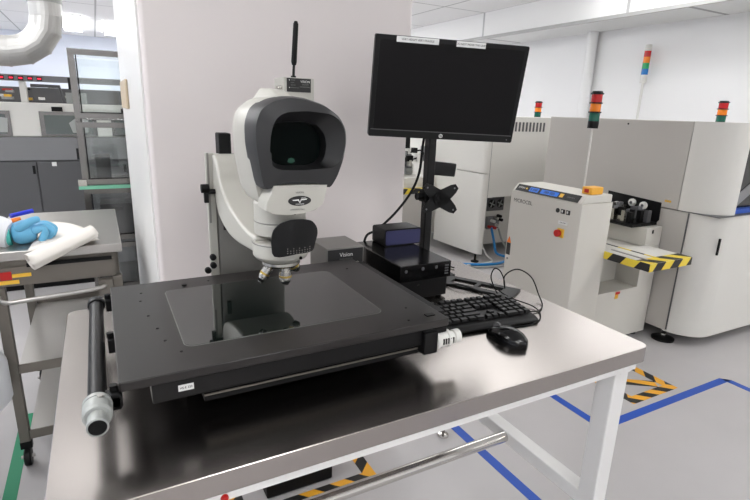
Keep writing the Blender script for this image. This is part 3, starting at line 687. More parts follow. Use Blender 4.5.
# ------------------------------------------------------------------ right machine (large)
m1 = thing('production_machine', 'large grey and white production machine with curved front corner, far right', 'machine', (4.2, 2.3, 0))
pl_ = [(3.22, 3.12), (3.22, 1.85), (3.235, 1.76), (3.28, 1.69), (3.35, 1.645), (3.45, 1.625), (5.35, 1.60), (5.35, 3.12)]
up = [(3.22, 3.12), (3.22, 1.86)] ; fr_u = [(3.222, 1.858), (3.235, 1.77), (3.28, 1.69), (3.35, 1.648), (3.41, 1.63), (3.41, 2.0), (3.30, 2.0)]
MB().prism([(3.22, 3.03), (3.22, 1.887), (3.40, 1.887), (3.40, 1.75), (5.35, 1.75), (5.35, 3.03)], 'z', .887, 1.435).build('upper_body', M['machgrey'], m1, bevel=.004)
MB().prism([(3.22, 3.03), (3.22, 1.812), (3.28, 1.80), (5.35, 1.80), (5.35, 3.03)], 'z', .08, .881).build('lower_body', M['machgrey'], m1, bevel=.004)
crv = bez([(3.222, 1.858, 0), (3.228, 1.80, 0), (3.25, 1.735, 0), (3.295, 1.68, 0), (3.35, 1.648, 0), (3.40, 1.637, 0)], 4)
cp = [(p.x, p.y) for p in crv]
MB().prism([(3.222, 1.883)] + cp[1:] + [(3.40, 1.883)], 'z', .887, 1.437).build('corner_panel', M['machine'], m1, smooth=True)
MB().prism([(3.222, 1.808)] + cp[2:] + [(5.35, 1.60), (5.35, 1.795), (3.285, 1.795)], 'z', .075, .881).build('lower_front', M['machine'], m1, smooth=True)
MB().box(3.402, 5.35, 1.64, 1.749, 1.32, 1.435).build('upper_front', M['machine'], m1, bevel=.003)
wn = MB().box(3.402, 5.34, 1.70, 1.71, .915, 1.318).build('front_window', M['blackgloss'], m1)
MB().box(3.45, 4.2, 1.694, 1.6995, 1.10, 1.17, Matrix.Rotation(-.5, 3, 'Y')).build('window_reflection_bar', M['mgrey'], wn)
MB().box(3.402, 5.34, 1.66, 1.735, .888, .914).build('blue_sill', M['tapeblue'], m1)
MB().box(3.226, 5.34, 1.60, 1.86, .8812, .8865).xform(Matrix.Translation((0, .03, 0))).build('seam', M['dgrey'], m1)
MB().box(3.405, 3.418, 1.625, 1.6345, .64, .745).xform(Matrix.Translation((-.10, .014, 0))).build('slot_handle', M['blackmatte'], m1)
MB().box(3.75, 5.3, 1.598, 1.612, .72, .80).build('kick_recess', M['machgrey'], m1)
MB().box(3.216, 3.2195, 1.803, 1.811, .09, .88).build('panel_gap', M['dgrey'], m1)
mb = MB().prism([(1.99, .80), (2.01, .775), (2.40, .775), (2.40, .935), (1.995, .915)], 'x', 3.215, 3.2195)
op = mb.build('opening', M['blackmatte'], m1)
for y in (2.02, 2.035, 2.05): MB().box(3.2135, 3.2192, y - .085, y - .076, .925, .938).build('warning_dot', M['yellow'], m1)
MB().lathe([(.006, 0), (.006, -.003)], (3.2195, 2.33, 1.405), 10, 'x').build('bolt', M['blackmatte'], m1)
for x, y in ((3.26, 1.84), (5.2, 1.84), (3.26, 3.0), (5.2, 3.0)):
    ft = MB().lathe([(.07, 0), (.072, .012), (.05, .022), (.016, .026), (.014, .08)], (x, y, 0), 24).build('foot', M['black'], m1, smooth=True)
    MB().lathe([(.02, .03), (.02, .044)], (x, y, 0), 6).build('nut', M['silver'], ft)

# mechanism in the opening (belongs to the transfer conveyor)
cvm = thing('transfer_mechanism', 'small rollers and black brackets of the board transfer above the white arm', 'mechanism', (3.1, 2.2, .77))
MB().box(2.96, 3.2145, 2.0, 2.40, .765, .782).build('tray', M['black'], cvm)
for i, (x, y, z) in enumerate(((3.12, 2.33, .885), (3.10, 2.235, .865), (3.14, 2.15, .895), (3.13, 2.06, .89))):
    MB().lathe([(.006, -.013), (.021, -.011), (.025, -.007), (.025, .008), (.021, .012)], (x, y, z), 20, 'x').build('roller', M['capwhite'], cvm, smooth=True)
    MB().lathe([(.010, -.0145), (.010, -.0115)], (x, y, z), 12, 'x').build('roller_hub', M['dgrey'], cvm)
    MB().box(x + .013, x + .03, y - .014, y + .014, .782, z + .01).build('roller_bracket', M['silver'], cvm)
for i in range(60):
    x = random.uniform(2.99, 3.17); y = random.uniform(2.02, 2.38); z = random.uniform(.80, .895); a, b, c = [random.uniform(.006, .022) for _ in range(3)]
    MB().box(x - a, x + a, y - b, y + b, .783, z + c * .4).build('guide_block', M[random.choice(['black', 'mgrey', 'silver', 'dgrey'])], cvm)
MB().tubes(bez([(3.0, 2.38, .80), (3.02, 2.25, .87), (3.05, 2.12, .83), (3.0, 2.03, .80)], 6), .006, 8).build('hose', M['blackmatte'], cvm, smooth=True)

# ------------------------------------------------------------------ console / conveyor unit
c3 = thing('conveyor_console', 'white conveyor console with slanted control strip and emergency switch, right of table', 'machine', (2.8, 2.2, 0))
# tower with chamfered corners
tw = [(2.40, 2.52), (2.40, 1.98), (2.412, 1.955), (2.44, 1.95), (2.668, 1.95), (2.668, 2.52)]
MB().prism(tw, 'z', .03, .955).build('tower', M['console'], c3, smooth=True)
mb = MB()
lo = [(2.402, 1.956), (2.666, 1.956), (2.666, 2.516), (2.402, 2.516)]
hi = [(2.442, 1.956), (2.666, 1.956), (2.666, 2.516), (2.442, 2.516)]
mb.loft([[(x, y, .955) for x, y in lo], [(x, y, 1.002) for x, y in hi]])
mb.build('sloped_top', M['console'], c3, bevel=.006)
# control strip lies on the slope
sl = Vector((.040, 0, .047)).normalized(); nrm = Vector((-sl.z, 0, sl.x)); s0 = Vector((2.402, 0, .955))
def sp(y, t, o_=0.0): q_ = s0 + sl * t + nrm * o_; return (q_.x, y, q_.z)
def strip(y0, y1, t0, t1, o0_, o1_):
    mb = MB(); mb.loft([[sp(y0, t0, o0_), sp(y1, t0, o0_), sp(y1, t1, o0_), sp(y0, t1, o0_)], [sp(y0, t0, o1_), sp(y1, t0, o1_), sp(y1, t1, o1_), sp(y0, t1, o1_)]]); return mb
pn = strip(1.985, 2.495, .006, .056, .0006, .003).build('control_strip', M['ink'], c3)
for y0, y1 in ((2.305, 2.38), (2.145, 2.285)):
    ld = strip(y0, y1, .016, .046, .0032, .0042).build('display', M['lcdblue'], pn)
strip(2.105, 2.132, .018, .044, .0032, .0052).build('button', M['yellow'], pn)
strip(2.40, 2.412, .026, .036, .0032, .0052).build('indicator', M['yellow'], pn)
TM = Matrix.Rotation(-PI / 2, 4, 'Z')
tilt = math.atan2(.047, .040)
def striptext(s, size, y, t, m, par):
    q_ = sp(y, t, .0045)
    R = Matrix.Translation(Vector(q_)) @ Matrix.Rotation(-PI / 2, 4, 'Z') @ Matrix.Rotation(tilt, 4, 'X') @ Matrix.Rotation(-PI / 2, 4, 'X')
    return text(s, size, (0, 0, 0), '-y', m, par, mx=R)
striptext('SYSTEM', .016, 2.45, .031, M['inkwhite'], pn)
striptext('CONTROL', .012, 2.045, .028, M['inkgrey'], pn)
striptext('8 888', .026, 2.343, .030, M['ink'], pn); striptext('888 888', .026, 2.215, .030, M['ink'], pn)
text('MICROCEL', .034, (2.3992, 2.41, .895), '-x', M['ink'], c3)
for y, m_, s in ((2.115, 'ink', 0), (2.075, 'ink', 1), (2.036, 'ink', 1)):
    if s == 0: MB().lathe([(.014, 0), (.014, -.003)], (2.3998, y, .893), 20, 'x').build('key_switch', M[m_], c3)
    else:
        b_ = MB().box(2.396, 2.3998, y - .014, y + .014, .880, .906).build('rocker_switch', M[m_], c3)
        MB().box(2.3945, 2.396, y - .002, y + .008, .887, .901).build('rocker', M['inkwhite'], b_)
es = MB().box(2.390, 2.3998, 2.045, 2.095, .735, .790).build('isolator_plate', M['yellow'], c3, bevel=.004)
MB().lathe([(.019, 0), (.022, -.004), (.022, -.020), (.018, -.024)], (2.390, 2.078, .762), 20, 'x').build('isolator_knob', M['red'], es, smooth=True)
ls = MB().box(2.398, 2.3998, 2.03, 2.10, .815, .835).build('switch_label', M['label'], c3)
text('ON OFF', .012, (2.3975, 2.065, .825), '-x', M['inkgrey'], ls)
# warning sticker lower left
MB().prism([(2.515, .600), (2.475, .600), (2.495, .645)], 'x', 2.3985, 2.3998).build('warning_triangle', M['orange'], c3)
MB().box(2.3985, 2.3998, 2.477, 2.513, .515, .598).build('warning_label', M['ink'], c3)
MB().lathe([(.008, 0), (.008, -.003)], (2.3998, 2.495, .488), 12, 'x').build('lock', M['mgrey'], c3)
sw = MB().box(2.50, 2.60, 1.975, 2.045, 1.0025, 1.045).build('switch_box', M['yelloworange'], c3, bevel=.004)
MB().box(2.4965, 2.4998, 1.995, 2.025, 1.013, 1.034).build('button', M['red'], sw)
# lower wide body with recess
mb = MB()
mb.box(2.669, 3.205, 1.95, 2.5, .03, .368)            # below recess
mb.box(3.045, 3.205, 1.95, 2.5, .368, .61)            # right post
mb.box(2.669, 3.045, 2.12, 2.5, .368, .61)            # back of recess
mb.build('lower_body', M['console'], c3)
MB().box(2.669, 3.21, 1.952, 2.48, .6105, .640).build('table_deck', M['console'], c3)
# conveyor shelf towards camera
sh = MB().box(2.664, 3.055, 1.65, 1.9495, .607, .655).build('shelf', M['machine'], c3)
MB().box(2.6605, 2.6638, 1.648, 1.949, .608, .654).build('hazard_tape', M['haz_side'], sh)
MB().box(2.6605, 3.0585, 1.6465, 1.6498, .608, .654).build('hazard_tape', M['haz_front'], sh)
MB().box(2.662, 3.057, 1.6500, 1.735, .6552, .6562).build('hazard_tape', M['haz_front'], sh)
MB().box(2.82, 2.835, 1.71, 2.3, .6553, .6575).build('hazard_tape', M['haz_side'], sh)
MB().box(2.72, 2.735, 1.71, 1.949, .6553, .659).build('guide_rail', M['cartsteel'], sh)
# arm box behind shelf on the right
MB().box(3.05, 3.21, 1.952, 2.45, .6405, .764).build('arm_box', M['console'], c3, bevel=.004)
MB().box(3.105, 3.118, 1.948, 1.9515, .725, .748).build('arm_lock', M['blackmatte'], c3)
st_ = MB().box(2.835, 2.865, 1.947, 1.9498, .315, .36).build('warning_sticker', M['yellow'], c3)
MB().box(2.833, 2.875, 1.9455, 1.9468, .345, .362).build('red_band', M['red'], st_)
for x in (2.45, 3.15):
    for y in (2.0, 2.48): MB().lathe([(.03, 0), (.03, .01), (.01, .03)], (x, y, 0), 14).build('foot', M['black'], c3)
# signal tower on a pole behind the console
stack_light(2.828, 2.30, .641, .045, .033, ['lensgreen', 'lensorange', 'lensred'], .053, 'red, amber and green signal tower on a slim pole behind the white console', pole=.730, top=.014)
stack_light(4.82, 2.60, 1.4355, .004, .037, ['lensgreen', 'lensorange', 'lensred'], .050, 'red, amber and green signal tower on top of the far right machine')
stack_light(4.56, 4.50, 1.4205, .004, .037, ['lensgreen', 'lensorange', 'lensred'], .050, 'red, amber and green signal tower just right of the monitor')
sw_ = stack_light(6.26, 4.42, 0, .10, .040, ['lensblue', 'lensgreen2', 'lensorange', 'lensred'], .072, 'tall slim signal tower with red, orange, green and blue bands before the right wall', top=.075, basecol='capwhite', topcol='capwhite', rings=False, pole=1.885, poler=.016)
MB().lathe([(.10, 0), (.10, .01), (.03, .02)], (6.26, 4.42, 0), 20).build('floor_plate', M['capwhite'], sw_)
rc = MB().cyl((6.29, 5.33, 0), (6.29, 5.33, 2.6), .072, n=28).build('round_column', M['wall'], smooth=True); recenter(rc)
tag(rc, 'white round column standing against the right wall', 'column')

# ------------------------------------------------------------------ second machine (middle)
m2 = thing('production_machine', 'white and grey production machine with vent slots, standing right behind the monitor pole', 'machine', (3.9, 4.5, 0))
cr2 = [(p.x, p.y) for p in bez([(3.185, 3.80, 0), (3.19, 3.755, 0), (3.205, 3.73, 0), (3.235, 3.72, 0)], 3)]
MB().prism([(3.135, 4.42)] + cr2 + [(3.30, 4.42)], 'z', .095, .885).build('lower_side_panel', M['machine'], m2, smooth=True)
MB().prism([(3.135, 4.42)] + cr2 + [(3.30, 4.42)], 'z', .892, 1.418).build('upper_side_panel', M['machine'], m2, smooth=True)
MB().box(3.302, 4.66, 3.73, 5.6, .66, 1.42).build('upper_body', M['machine'], m2, bevel=.003)
MB().box(3.237, 3.3015, 3.721, 4.0, .66, 1.418).build('corner_post', M['machine'], m2)
MB().box(3.302, 4.66, 4.02, 5.6, .10, .6595).build('lower_body', M['machine'], m2)
MB().box(3.5, 3.504, 3.727, 3.7295, .662, 1.418).xform(Matrix.Translation((-.262, -.0065, 0))).build('panel_seam', M['mgrey'], m2)
for k in range(9):
    x = 3.508 + .0455 * k
    MB().prism([(x, 1.285), (x + .022, 1.285), (x + .022, 1.372), (x, 1.372)], 'y', 3.727, 3.7299).build('vent_slot', M['dgrey'], m2)
fb = MB().box(3.50, 3.72, 4.005, 4.0195, .46, .61).build('fan_panel', M['dgrey'], m2)
for x in (3.555, 3.665):
    fn = MB().lathe([(.045, 0), (.045, -.004)], (x, 4.005, .535), 20, 'y').build('fan', M['blackmatte'], fb)
    mb = MB()
    for k in range(4):
        a = k * PI / 2 + .4; mb.box(x - .003, x + .038, 3.9975, 4.0005, .529, .541, Matrix.Rotation(a, 3, 'Y'), (x, 3.999, .535))
    mb.build('fan_blades', M['capgrey'], fn)
va = MB().box(3.50, 3.66, 3.985, 4.0195, .27, .40).build('valve_block', M['mgrey'], m2)
for i, (x, z, c) in enumerate(((3.52, .30, 'red'), (3.55, .36, 'capwhite'), (3.59, .39, 'silver'), (3.62, .31, 'capwhite'), (3.65, .37, 'blackmatte'), (3.57, .29, 'red'), (3.63, .41, 'blackmatte'))):
    MB().cyl((x, 3.985, z), (x, 3.93, z), .016, n=12).build('valve', M[c], va, smooth=True)
for x, y in ((3.22, 3.80), (4.5, 3.8), (3.25, 5.4), (4.5, 5.4)):
    zt = .096 if x < 3.3 and y < 4 else .101
    MB().lathe([(.04, 0), (.04, .012), (.012, .02), (.012, zt if y > 4 or x < 3.3 else .02)], (x, y, 0), 16).build('foot', M['black'], m2)
def hose(pts, r, m, name, label):
    o = MB().tubes(bez(pts, 8), r, 8).build(name, m, smooth=True); recenter(o); return tag(o, label, 'hose')
hose([(3.52, 3.94, .30), (3.50, 3.86, .18), (3.50, 3.80, .06), (3.60, 3.72, .016), (3.3, 3.62, .016), (2.9, 3.80, .016), (2.6, 3.95, .016)], .013, M['cableblue'], 'air_hose', 'blue air hose hanging from the valves of the machine behind the monitor')
hose([(3.62, 3.94, .28), (3.66, 3.88, .12), (3.72, 3.75, .014), (3.5, 3.56, .014), (3.1, 3.60, .014), (2.7, 3.86, .014)], .010, M['capgrey'], 'air_hose', 'pale grey air hose on the floor beside the blue hose')
hose([(3.48, 3.99, .28), (3.42, 3.95, .15), (3.40, 3.85, .05), (3.35, 3.70, .013), (3.05, 3.70, .013)], .009, M['capwhite'], 'air_hose', 'thin white hose left of the blue hose below the machine')
# conveyor in the gap left of machine 2
c4 = thing('transfer_conveyor', 'white board transfer conveyor with hazard taped front, seen between cabinet and monitor pole', 'conveyor', (2.95, 4.8, 0))
MB().box(2.72, 3.125, 4.45, 5.1, .05, .60).build('body', M['machgrey'], c4)
MB().box(2.716, 3.127, 4.448, 5.1, .6005, .655).build('hazard_rail', M['haz_front'], c4)
MB().box(2.74, 3.12, 4.52, 5.08, .6555, .76).build('deck', M['machine'], c4)
for i in range(34):
    x = random.uniform(2.78, 3.10); z = random.uniform(.78, 1.06); y = random.uniform(4.6, 4.95); a, c = random.uniform(.012, .04), random.uniform(.012, .05)
    MB().box(x - a, x + a, y - .03, y + .03, z - c, z + c).build('mechanism_block', M[random.choice(['dgrey', 'silver', 'mgrey', 'capgrey', 'black', 'capwhite'])], c4)
MB().box(2.80, 3.10, 4.96, 4.99, .7605, 1.10).build('mechanism_frame', M['mgrey'], c4)
MB().box(2.80, 2.90, 4.62, 4.70, 1.06, 1.17).build('camera_head', M['blackmatte'], c4)
MB().tubes(bez([(2.9, 4.6, 1.02), (3.02, 4.6, 1.04), (3.06, 4.6, 1.0), (2.98, 4.6, .96), (2.9, 4.6, .94)], 6), .008, 8).build('hose', M['blackmatte'], c4)
MB().box(2.745, 2.78, 4.53, 4.55, .7605, 1.06).build('upright', M['cartsteel'], c4)

# ------------------------------------------------------------------ left: glass door dry cabinet
g = thing('glass_door_cabinet', 'stainless dry cabinet with glass doors left of the white tall cabinet', 'cabinet', (.25, 3.45, 0))
gx0, gx1, gy0, gy1 = -.10, .60, 3.2, 3.75
MB().box(gx0 + .03, gx1 - .03, gy1 - .008, gy1 - .004, .38, 1.68).build('back_pane', M['clear'], g)
MB().box(gx0, gx1, gy0 + .025, gy1 - .021, 1.69, 1.70).build('top_panel', M['clear'], g)
MB().box(gx0, gx1, gy0 + .025, gy1 - .021, .36, .38).build('bottom_panel', M['cabframe'], g)
MB().box(gx1 - .02, gx1, gy0 + .025, gy1 - .021, .3805, 1.6795).build('side_panel', M['content'], g)
for y in (gy0 + .026, gy1 - .05): MB().box(gx0, gx0 + .022, y, y + .028, .3805, 1.6795).build('corner_post', M['cabframe'], g)
MB().box(gx0 + .006, gx0 + .010, gy0 + .055, gy1 - .051, .3805, 1.6795).build('side_glass', M['clear'], g)
for z0, z1 in ((1.345, 1.695), (.99, 1.325), (.665, .965), (.37, .645)):
    dr = thing('door', None, None, (0, 0, 0)) if False else None
    mb = MB()
    mb.box(gx0, gx1, gy0, gy0 + .022, z0, z0 + .028).box(gx0, gx1, gy0, gy0 + .022, z1 - .028, z1).box(gx0, gx0 + .030, gy0, gy0 + .022, z0 + .028, z1 - .028).box(gx1 - .03, gx1, gy0, gy0 + .022, z0 + .028, z1 - .028)
    d = mb.build('door', M['cabframe'], g)
    MB().box(gx0 + .030, gx1 - .03, gy0 + .008, gy0 + .013, z0 + .028, z1 - .028).build('pane', M['clear'], d)
    MB().box(gx0 + .034, gx0 + .040, gy0 + .002, gy0 + .007, z0 + .028, z1 - .028).build('gasket', M['blackmatte'], d)
    MB().box(gx0 + .030, gx1 - .03, gy0 + .014, gy0 + .020, z0 + .028, z0 + .034).build('gasket', M['blackmatte'], d)
    MB().box(gx0 - .012, gx0 - .0005, gy0 + .002, gy0 + .016, (z0 + z1) / 2 - .03, (z0 + z1) / 2 + .03).build('hinge', M['black'], d)
MB().box(gx0 - .02, gx0 + .30, gy0 - .03, gy0 - .001, .968, .985).build('glass_shelf_edge', M['greenedge'], g)
MB().box(gx0 - .02, gx0 + .02, gy0 - .028, gy0 - .001, .9855, 1.02).build('latch', M['silver'], g)
for x in (gx0 + .03, gx1 - .03):
    for y in (gy0 + .05, gy1 - .05): MB().cyl((x, y, 0), (x, y, .359), .014, n=10).build('leg', M['cabframe'], g)
MB().box(gx0 + .05, gx1 - .04, gy0 + .06, gy1 - .05, 1.335, 1.34).build('shelf', M['cabframe'], g)
MB().box(gx0 + .05, gx1 - .04, gy0 + .06, gy1 - .05, .975, .98).build('shelf', M['cabframe'], g)
MB().box(gx0 + .05, gx1 - .04, gy0 + .06, gy1 - .05, .652, .657).build('shelf', M['cabframe'], g)
def in_cab(x0, x1, z0, z1, label, m='content', name='storage_box', cat='box', y0=3.40, y1=3.60):
    o = MB().box(x0, x1, y0, y1, z0, z1).build(name, M[m], bevel=.004); recenter(o); return tag(o, label, cat)
in_cab(-.03, .05, .981, 1.12, 'grey box on the second shelf of the glass cabinet', 'dgrey')
in_cab(-.03, .20, .658, .84, 'dark box on the lower shelf of the glass cabinet', 'dgrey')
lw_ = MB().box(.02, .5, 3.26, 3.6, .05, .355).build('storage_bin', M['capwhite'], bevel=.01); recenter(lw_); tag(lw_, 'white storage bin standing beneath the glass door cabinet', 'bin')

# ------------------------------------------------------------------ left: big oven machine
om = thing('oven_machine', 'long white over dark grey production machine with small windows, far left', 'machine', (-.6, 5.0, 0))
ox0, ox1, oy = -2.2, 1.2, 4.5
MB().box(ox0, ox1, oy + .012, 5.6, 1.168, 1.408).build('upper_hood', M['machine'], om, bevel=.008)
MB().box(ox0, ox1, oy, 5.6, 1.00, 1.167).build('mid_panel', M['mgrey'], om)
MB().box(ox0, ox1, oy + .012, 5.6, .12, .999).build('lower_body', M['dgrey'], om)
for x0, x1 in ((-1.62, -1.03), (-1.02, -.425), (-.415, .18), (.19, .8)):
    d = MB().box(x0, x1, oy, oy + .0115, .14, .985).build('door', M['dgrey'], om, bevel=.002)
    MB().box(x1 - .025, x1 - .008, oy - .006, oy - .0005, .90, .96).build('hinge', M['blackmatte'], d)
    MB().box(x0 + .09, x0 + .12, oy - .003, oy - .0005, .955, .985).build('door_label', M['label'], d)
for x0, x1 in ((-1.30, -.90), (-.83, -.54), (-.365, .0), (.10, .45)):
    w_ = MB().box(x0, x1, oy + .004, oy + .0118, 1.175, 1.350).build('window', M['cabframe'], om)
    MB().box(x0 + .03, x1 - .03, oy + .0, oy + .0036, 1.19, 1.325).build('pane', M['ovenpane'], w_)
    MB().box((x0 + x1) / 2 - .03, (x0 + x1) / 2 + .04, oy - .001, oy + .0035, 1.352, 1.385).xform(Matrix.Translation((-.07, 0, 0))).build('handle', M['blackmatte'], w_)
    MB().prism([((x0 + x1) / 2 + .02, 1.20), ((x0 + x1) / 2 + .12, 1.20), ((x0 + x1) / 2 + .13, 1.30), ((x0 + x1) / 2 + .05, 1.31), ((x0 + x1) / 2 + .0, 1.27)], 'y', oy - .002, oy - .0005).build('inner_fitting', M['capgrey'], w_)
MB().box(ox0, ox1, oy + .05, oy + .09, 1.556, 1.600).build('display_rail', M['mgrey'], om)
for k in range(-7, 1):
    x = -.315 - .0565 * -k * 1.0 - .02
    ds = MB().box(x - .016, x + .016, oy + .045, oy + .0495, 1.563, 1.59).build('led_display', M['black'], om)
    MB().box(x - .012, x + .012, oy + .0435, oy + .0448, 1.571, 1.583).build('digits', M['leddisp'], ds)
for x in (-1.4, -.93, -.445, .55): MB().box(x - .02, x + .02, oy + .06, oy + .13, 1.4085, 1.5555).build('post', M['machine'], om)
MB().box(-1.2, .2, oy + .30, oy + .33, 1.4085, 1.52).build('rear_screen', M['dgrey'], om)
for i in range(22):
    x = random.uniform(-.9, -.17); z = random.uniform(1.42, 1.52)
    MB().box(x - random.uniform(.01, .05), x + .02, oy + .14, oy + .22, z, z + random.uniform(.008, .02)).build('connector', M[random.choice(['black', 'silver', 'blackmatte', 'red', 'capgrey', 'yellow'])], om)
MB().tubes([(-.40, oy + .10, 1.53), (-.22, oy + .10, 1.53), (-.20, oy + .10, 1.42)], .012, 8).build('pipe', M['dgrey'], om)
MB().box(-.185, -.05, oy + .10, oy + .25, 1.4085, 1.49).build('junction_box', M['capgrey'], om)
MB().box(ox0, ox1, oy + .04, 5.55, .0, .119).build('plinth', M['blackmatte'], om)
dk = thing('exhaust_duct', 'galvanised steel exhaust duct with segmented elbow at top left', 'duct', (-.4, 4.35, 1.74))
def duct(pts, r):
    MB().tubes(pts, r, 28).build('duct_pipe', M['duct'], dk, smooth=True)
cx, cz, Rb = -.47, 1.98, .24
el = [(-2.6, 4.35, cz - Rb), (cx, 4.35, cz - Rb)] + [(cx + Rb * math.sin(a), 4.35, cz - Rb * math.cos(a)) for a in [math.radians(q_) for q_ in (22.5, 45, 67.5)]] + [(cx + Rb, 4.35, cz), (cx + Rb, 4.35, ZC)]
MB().tubes(el, .098, 28).build('duct_pipe', M['duct'], dk)
for p, q_ in ((0, 0), (22, 22), (45, 45), (68, 68), (90, 90)):
    a = math.radians(p); c = Vector((cx + Rb * math.sin(a), 4.35, cz - Rb * math.cos(a))); d = Vector((math.cos(a), 0, math.sin(a)))
    MB().tubes([c - d * .006, c + d * .006], .1005, 28).build('seam_ring', M['duct'], dk)
MB().tubes([(cx + Rb, 4.35, 2.06), (cx + Rb, 4.35, 2.10)], .103, 28).build('joint_collar', M['capgrey'], dk)

# ------------------------------------------------------------------ stainless cart
ct = thing('steel_cart', 'stainless steel instrument cart with shelves left of the work table', 'cart', (-.17, 2.54, 0))
kx0, kx1, ky0, ky1, kz = -.40, .040, 2.17, 2.92, .90
MB().box(kx0 - .01, kx1, ky0, ky1, kz - .036, kz).build('top', M['cartsteel'], ct, bevel=.004)
dw = MB().box(kx0 + .01, kx1 - .03, ky0 + .015, ky1 - .02, kz - .135, kz - .0365).build('drawer_housing', M['cartsteeldull'], ct)
MB().box(kx0 + .02, kx1 - .035, ky0 + .004, ky0 + .0145, kz - .13, kz - .06).build('drawer', M['cartsteeldull'], ct)
MB().box(kx0 + .12, kx1 - .04, ky0 - .004, ky0 + .003, kz - .062, kz - .048).build('drawer_slot', M['blackmatte'], ct)
s_ = MB().box(-.365, -.330, ky0 - .001, ky0 + .0035, kz - .105, kz - .075).build('warning_sticker', M['red'], ct)
MB().box(-.329, -.27, ky0 - .001, ky0 + .0035, kz - .098, kz - .085).build('warning_sticker', M['yellow'], ct)
MB().box(-.375, -.31, ky0 - .001, ky0 + .0035, kz - .122, kz - .108).build('warning_sticker', M['yellow'], ct)
for x in (kx0 + .005, kx1 - .045):
    for y in (ky0 + .008, ky1 - .045):
        MB().box(x, x + .036, y, y + .036, .11, kz - .1355 if 0 else kz - .136).build('leg', M['cartsteeldull'], ct, bevel=.003)
        cs = MB().lathe([(.034, -.012), (.038, -.008), (.038, .008), (.034, .012)], (x + .018, y + .012, .038), 24, 'x').build('caster', M['black'], ct, smooth=True)
        MB().box(x - .002, x + .038, y + .004, y + .032, .078, .109).build('fork', M['blackmatte'], cs)
        MB().cyl((x - .006, y + .012, .038), (x + .042, y + .012, .038), .007, n=10).build('axle', M['cartsteel'], cs)
for z in (.425, .135):
    MB().box(kx0 + .042, kx1 - .046, ky0 + .010, ky1 - .01, z, z + .012).build('shelf', M['cartsteel'], ct)
    MB().box(kx0 + .042, kx1 - .046, ky0 + .004, ky0 + .0095, z - .012, z + .026).build('shelf_lip', M['cartsteeldull'], ct)
    MB().box(kx0 + .042, kx1 - .046, ky1 - .0095, ky1 - .004, z - .012, z + .04).build('shelf_lip', M['cartsteeldull'], ct)
MB().tubes(bez([(-.035, ky0 + .02, .745), (-.030, ky0 - .02, .742), (-.05, ky0 - .045, .740), (-.12, ky0 - .05, .735), (-.28, ky0 - .05, .727), (-.345, ky0 - .045, .722), (-.372, ky0 - .02, .724), (-.375, ky0 + .02, .726)], 6), .0085, 12).build('handle_rail', M['cartsteel'], ct, smooth=True)
MB().box(-.055, -.0055, ky0 - .03, ky0 + .007, .70, .763).build('handle_bracket', M['cartsteeldull'], ct)

# roll of paper on the cart
pr = thing('paper_roll', 'white paper sheet partly rolled up, hanging over the cart front edge', 'paper', (-.15, 2.3, kz))
# flat sheet
mb = MB(); n = 10
sheet = []
for i in range(n + 1):
    t = i / n
    a = Vector((-.225 + .01 * t, 2.62, kz + .006 + .006 * math.sin(t * 5))); 
    L = Vector((-.245, 2.66, 0)).lerp(Vector((-.262, 2.10, 0)), t); Rr = Vector((-.10, 2.50, 0)).lerp(Vector((-.035, 2.19, 0)), t)
    sheet.append([(L.lerp(Rr, s / n).x, L.lerp(Rr, s / n).y, kz + .004 + .010 * math.sin(PI * s / n) * (1 - t) + .012 * t) for s in range(n + 1)])
rows_ = [[(x, y, z) for x, y, z in r] for r in sheet]
mb.loft(rows_, cap=False, closed=False)
sh_ = mb.build('sheet', M['paper'], pr, smooth=True)
md_ = sh_.modifiers.new('s', 'SOLIDIFY'); md_.thickness = .0015
# spiral roll
A = Vector((-.258, 2.095, .872)); Bq = Vector((-.050, 2.185, .948))
ax = (Bq - A).normalized(); n1 = ax.cross(Vector((0, 0, 1))).normalized(); n2 = n1.cross(ax)
ringsr = []
for s in range(9):
    t = s / 8; c = A.lerp(Bq, t); r0 = .046 - .006 * t
    ringsr.append([c + n1 * ((r0 - .0022 * a) * math.cos(a)) + n2 * ((r0 * .85 - .0022 * a) * math.sin(a)) for a in [k * PI / 10 for k in range(0, 48)]])
ro = MB().loft(ringsr, cap=False, closed=False).build('rolled_end', M['paper'], pr, smooth=True)
md_ = ro.modifiers.new('s', 'SOLIDIFY'); md_.thickness = .0015

# ------------------------------------------------------------------ person at far left (arm and coat edge show)
def skinned(name, verts, edges, radii, m, parent, root=0, sub=2, flatr=None):
    me = bpy.data.meshes.new(name); base = wloc(parent) if parent else Vector((0, 0, 0))
    me.from_pydata([tuple(Vector(v) - base) for v in verts], edges, [])
    o = bpy.data.objects.new(name, me); C.objects.link(o); o.parent = parent
    sk = o.modifiers.new('skin', 'SKIN'); sk.use_smooth_shade = True
    for i, v in enumerate(me.skin_vertices[0].data):
        r = radii[i]; v.radius = r if isinstance(r, tuple) else (r, r); v.use_root = (i == root)
    ss = o.modifiers.new('sub', 'SUBSURF'); ss.levels = ss.render_levels = sub
    me.materials.append(m)
    return o
ps = thing('person', 'person in a white coat with a blue gloved hand on the cart, at far left', 'person', (-.74, 2.08, 0))
px, py = -.74, 2.08
hy = 2.20
bv = [(px, py, .93), (px, py, 1.12), (px + .01, py, 1.33), (px + .01, py, 1.46), (px + .015, py, 1.53), (px + .02, py, 1.62), (px + .02, py, 1.72),
      (px, py + .17, 1.40), (px + .05, py + .24, 1.16), (px + .24, hy + .14, .995),
      (px, py - .17, 1.40), (px - .02, py - .23, 1.14), (px + .04, py - .22, .90),
      (px, py + .09, .86), (px, py + .10, .48), (px - .02, py + .10, .10), (px + .10, py + .10, .04),
      (px, py - .09, .86), (px, py - .10, .48), (px - .02, py - .10, .10), (px + .10, py - .10, .04)]
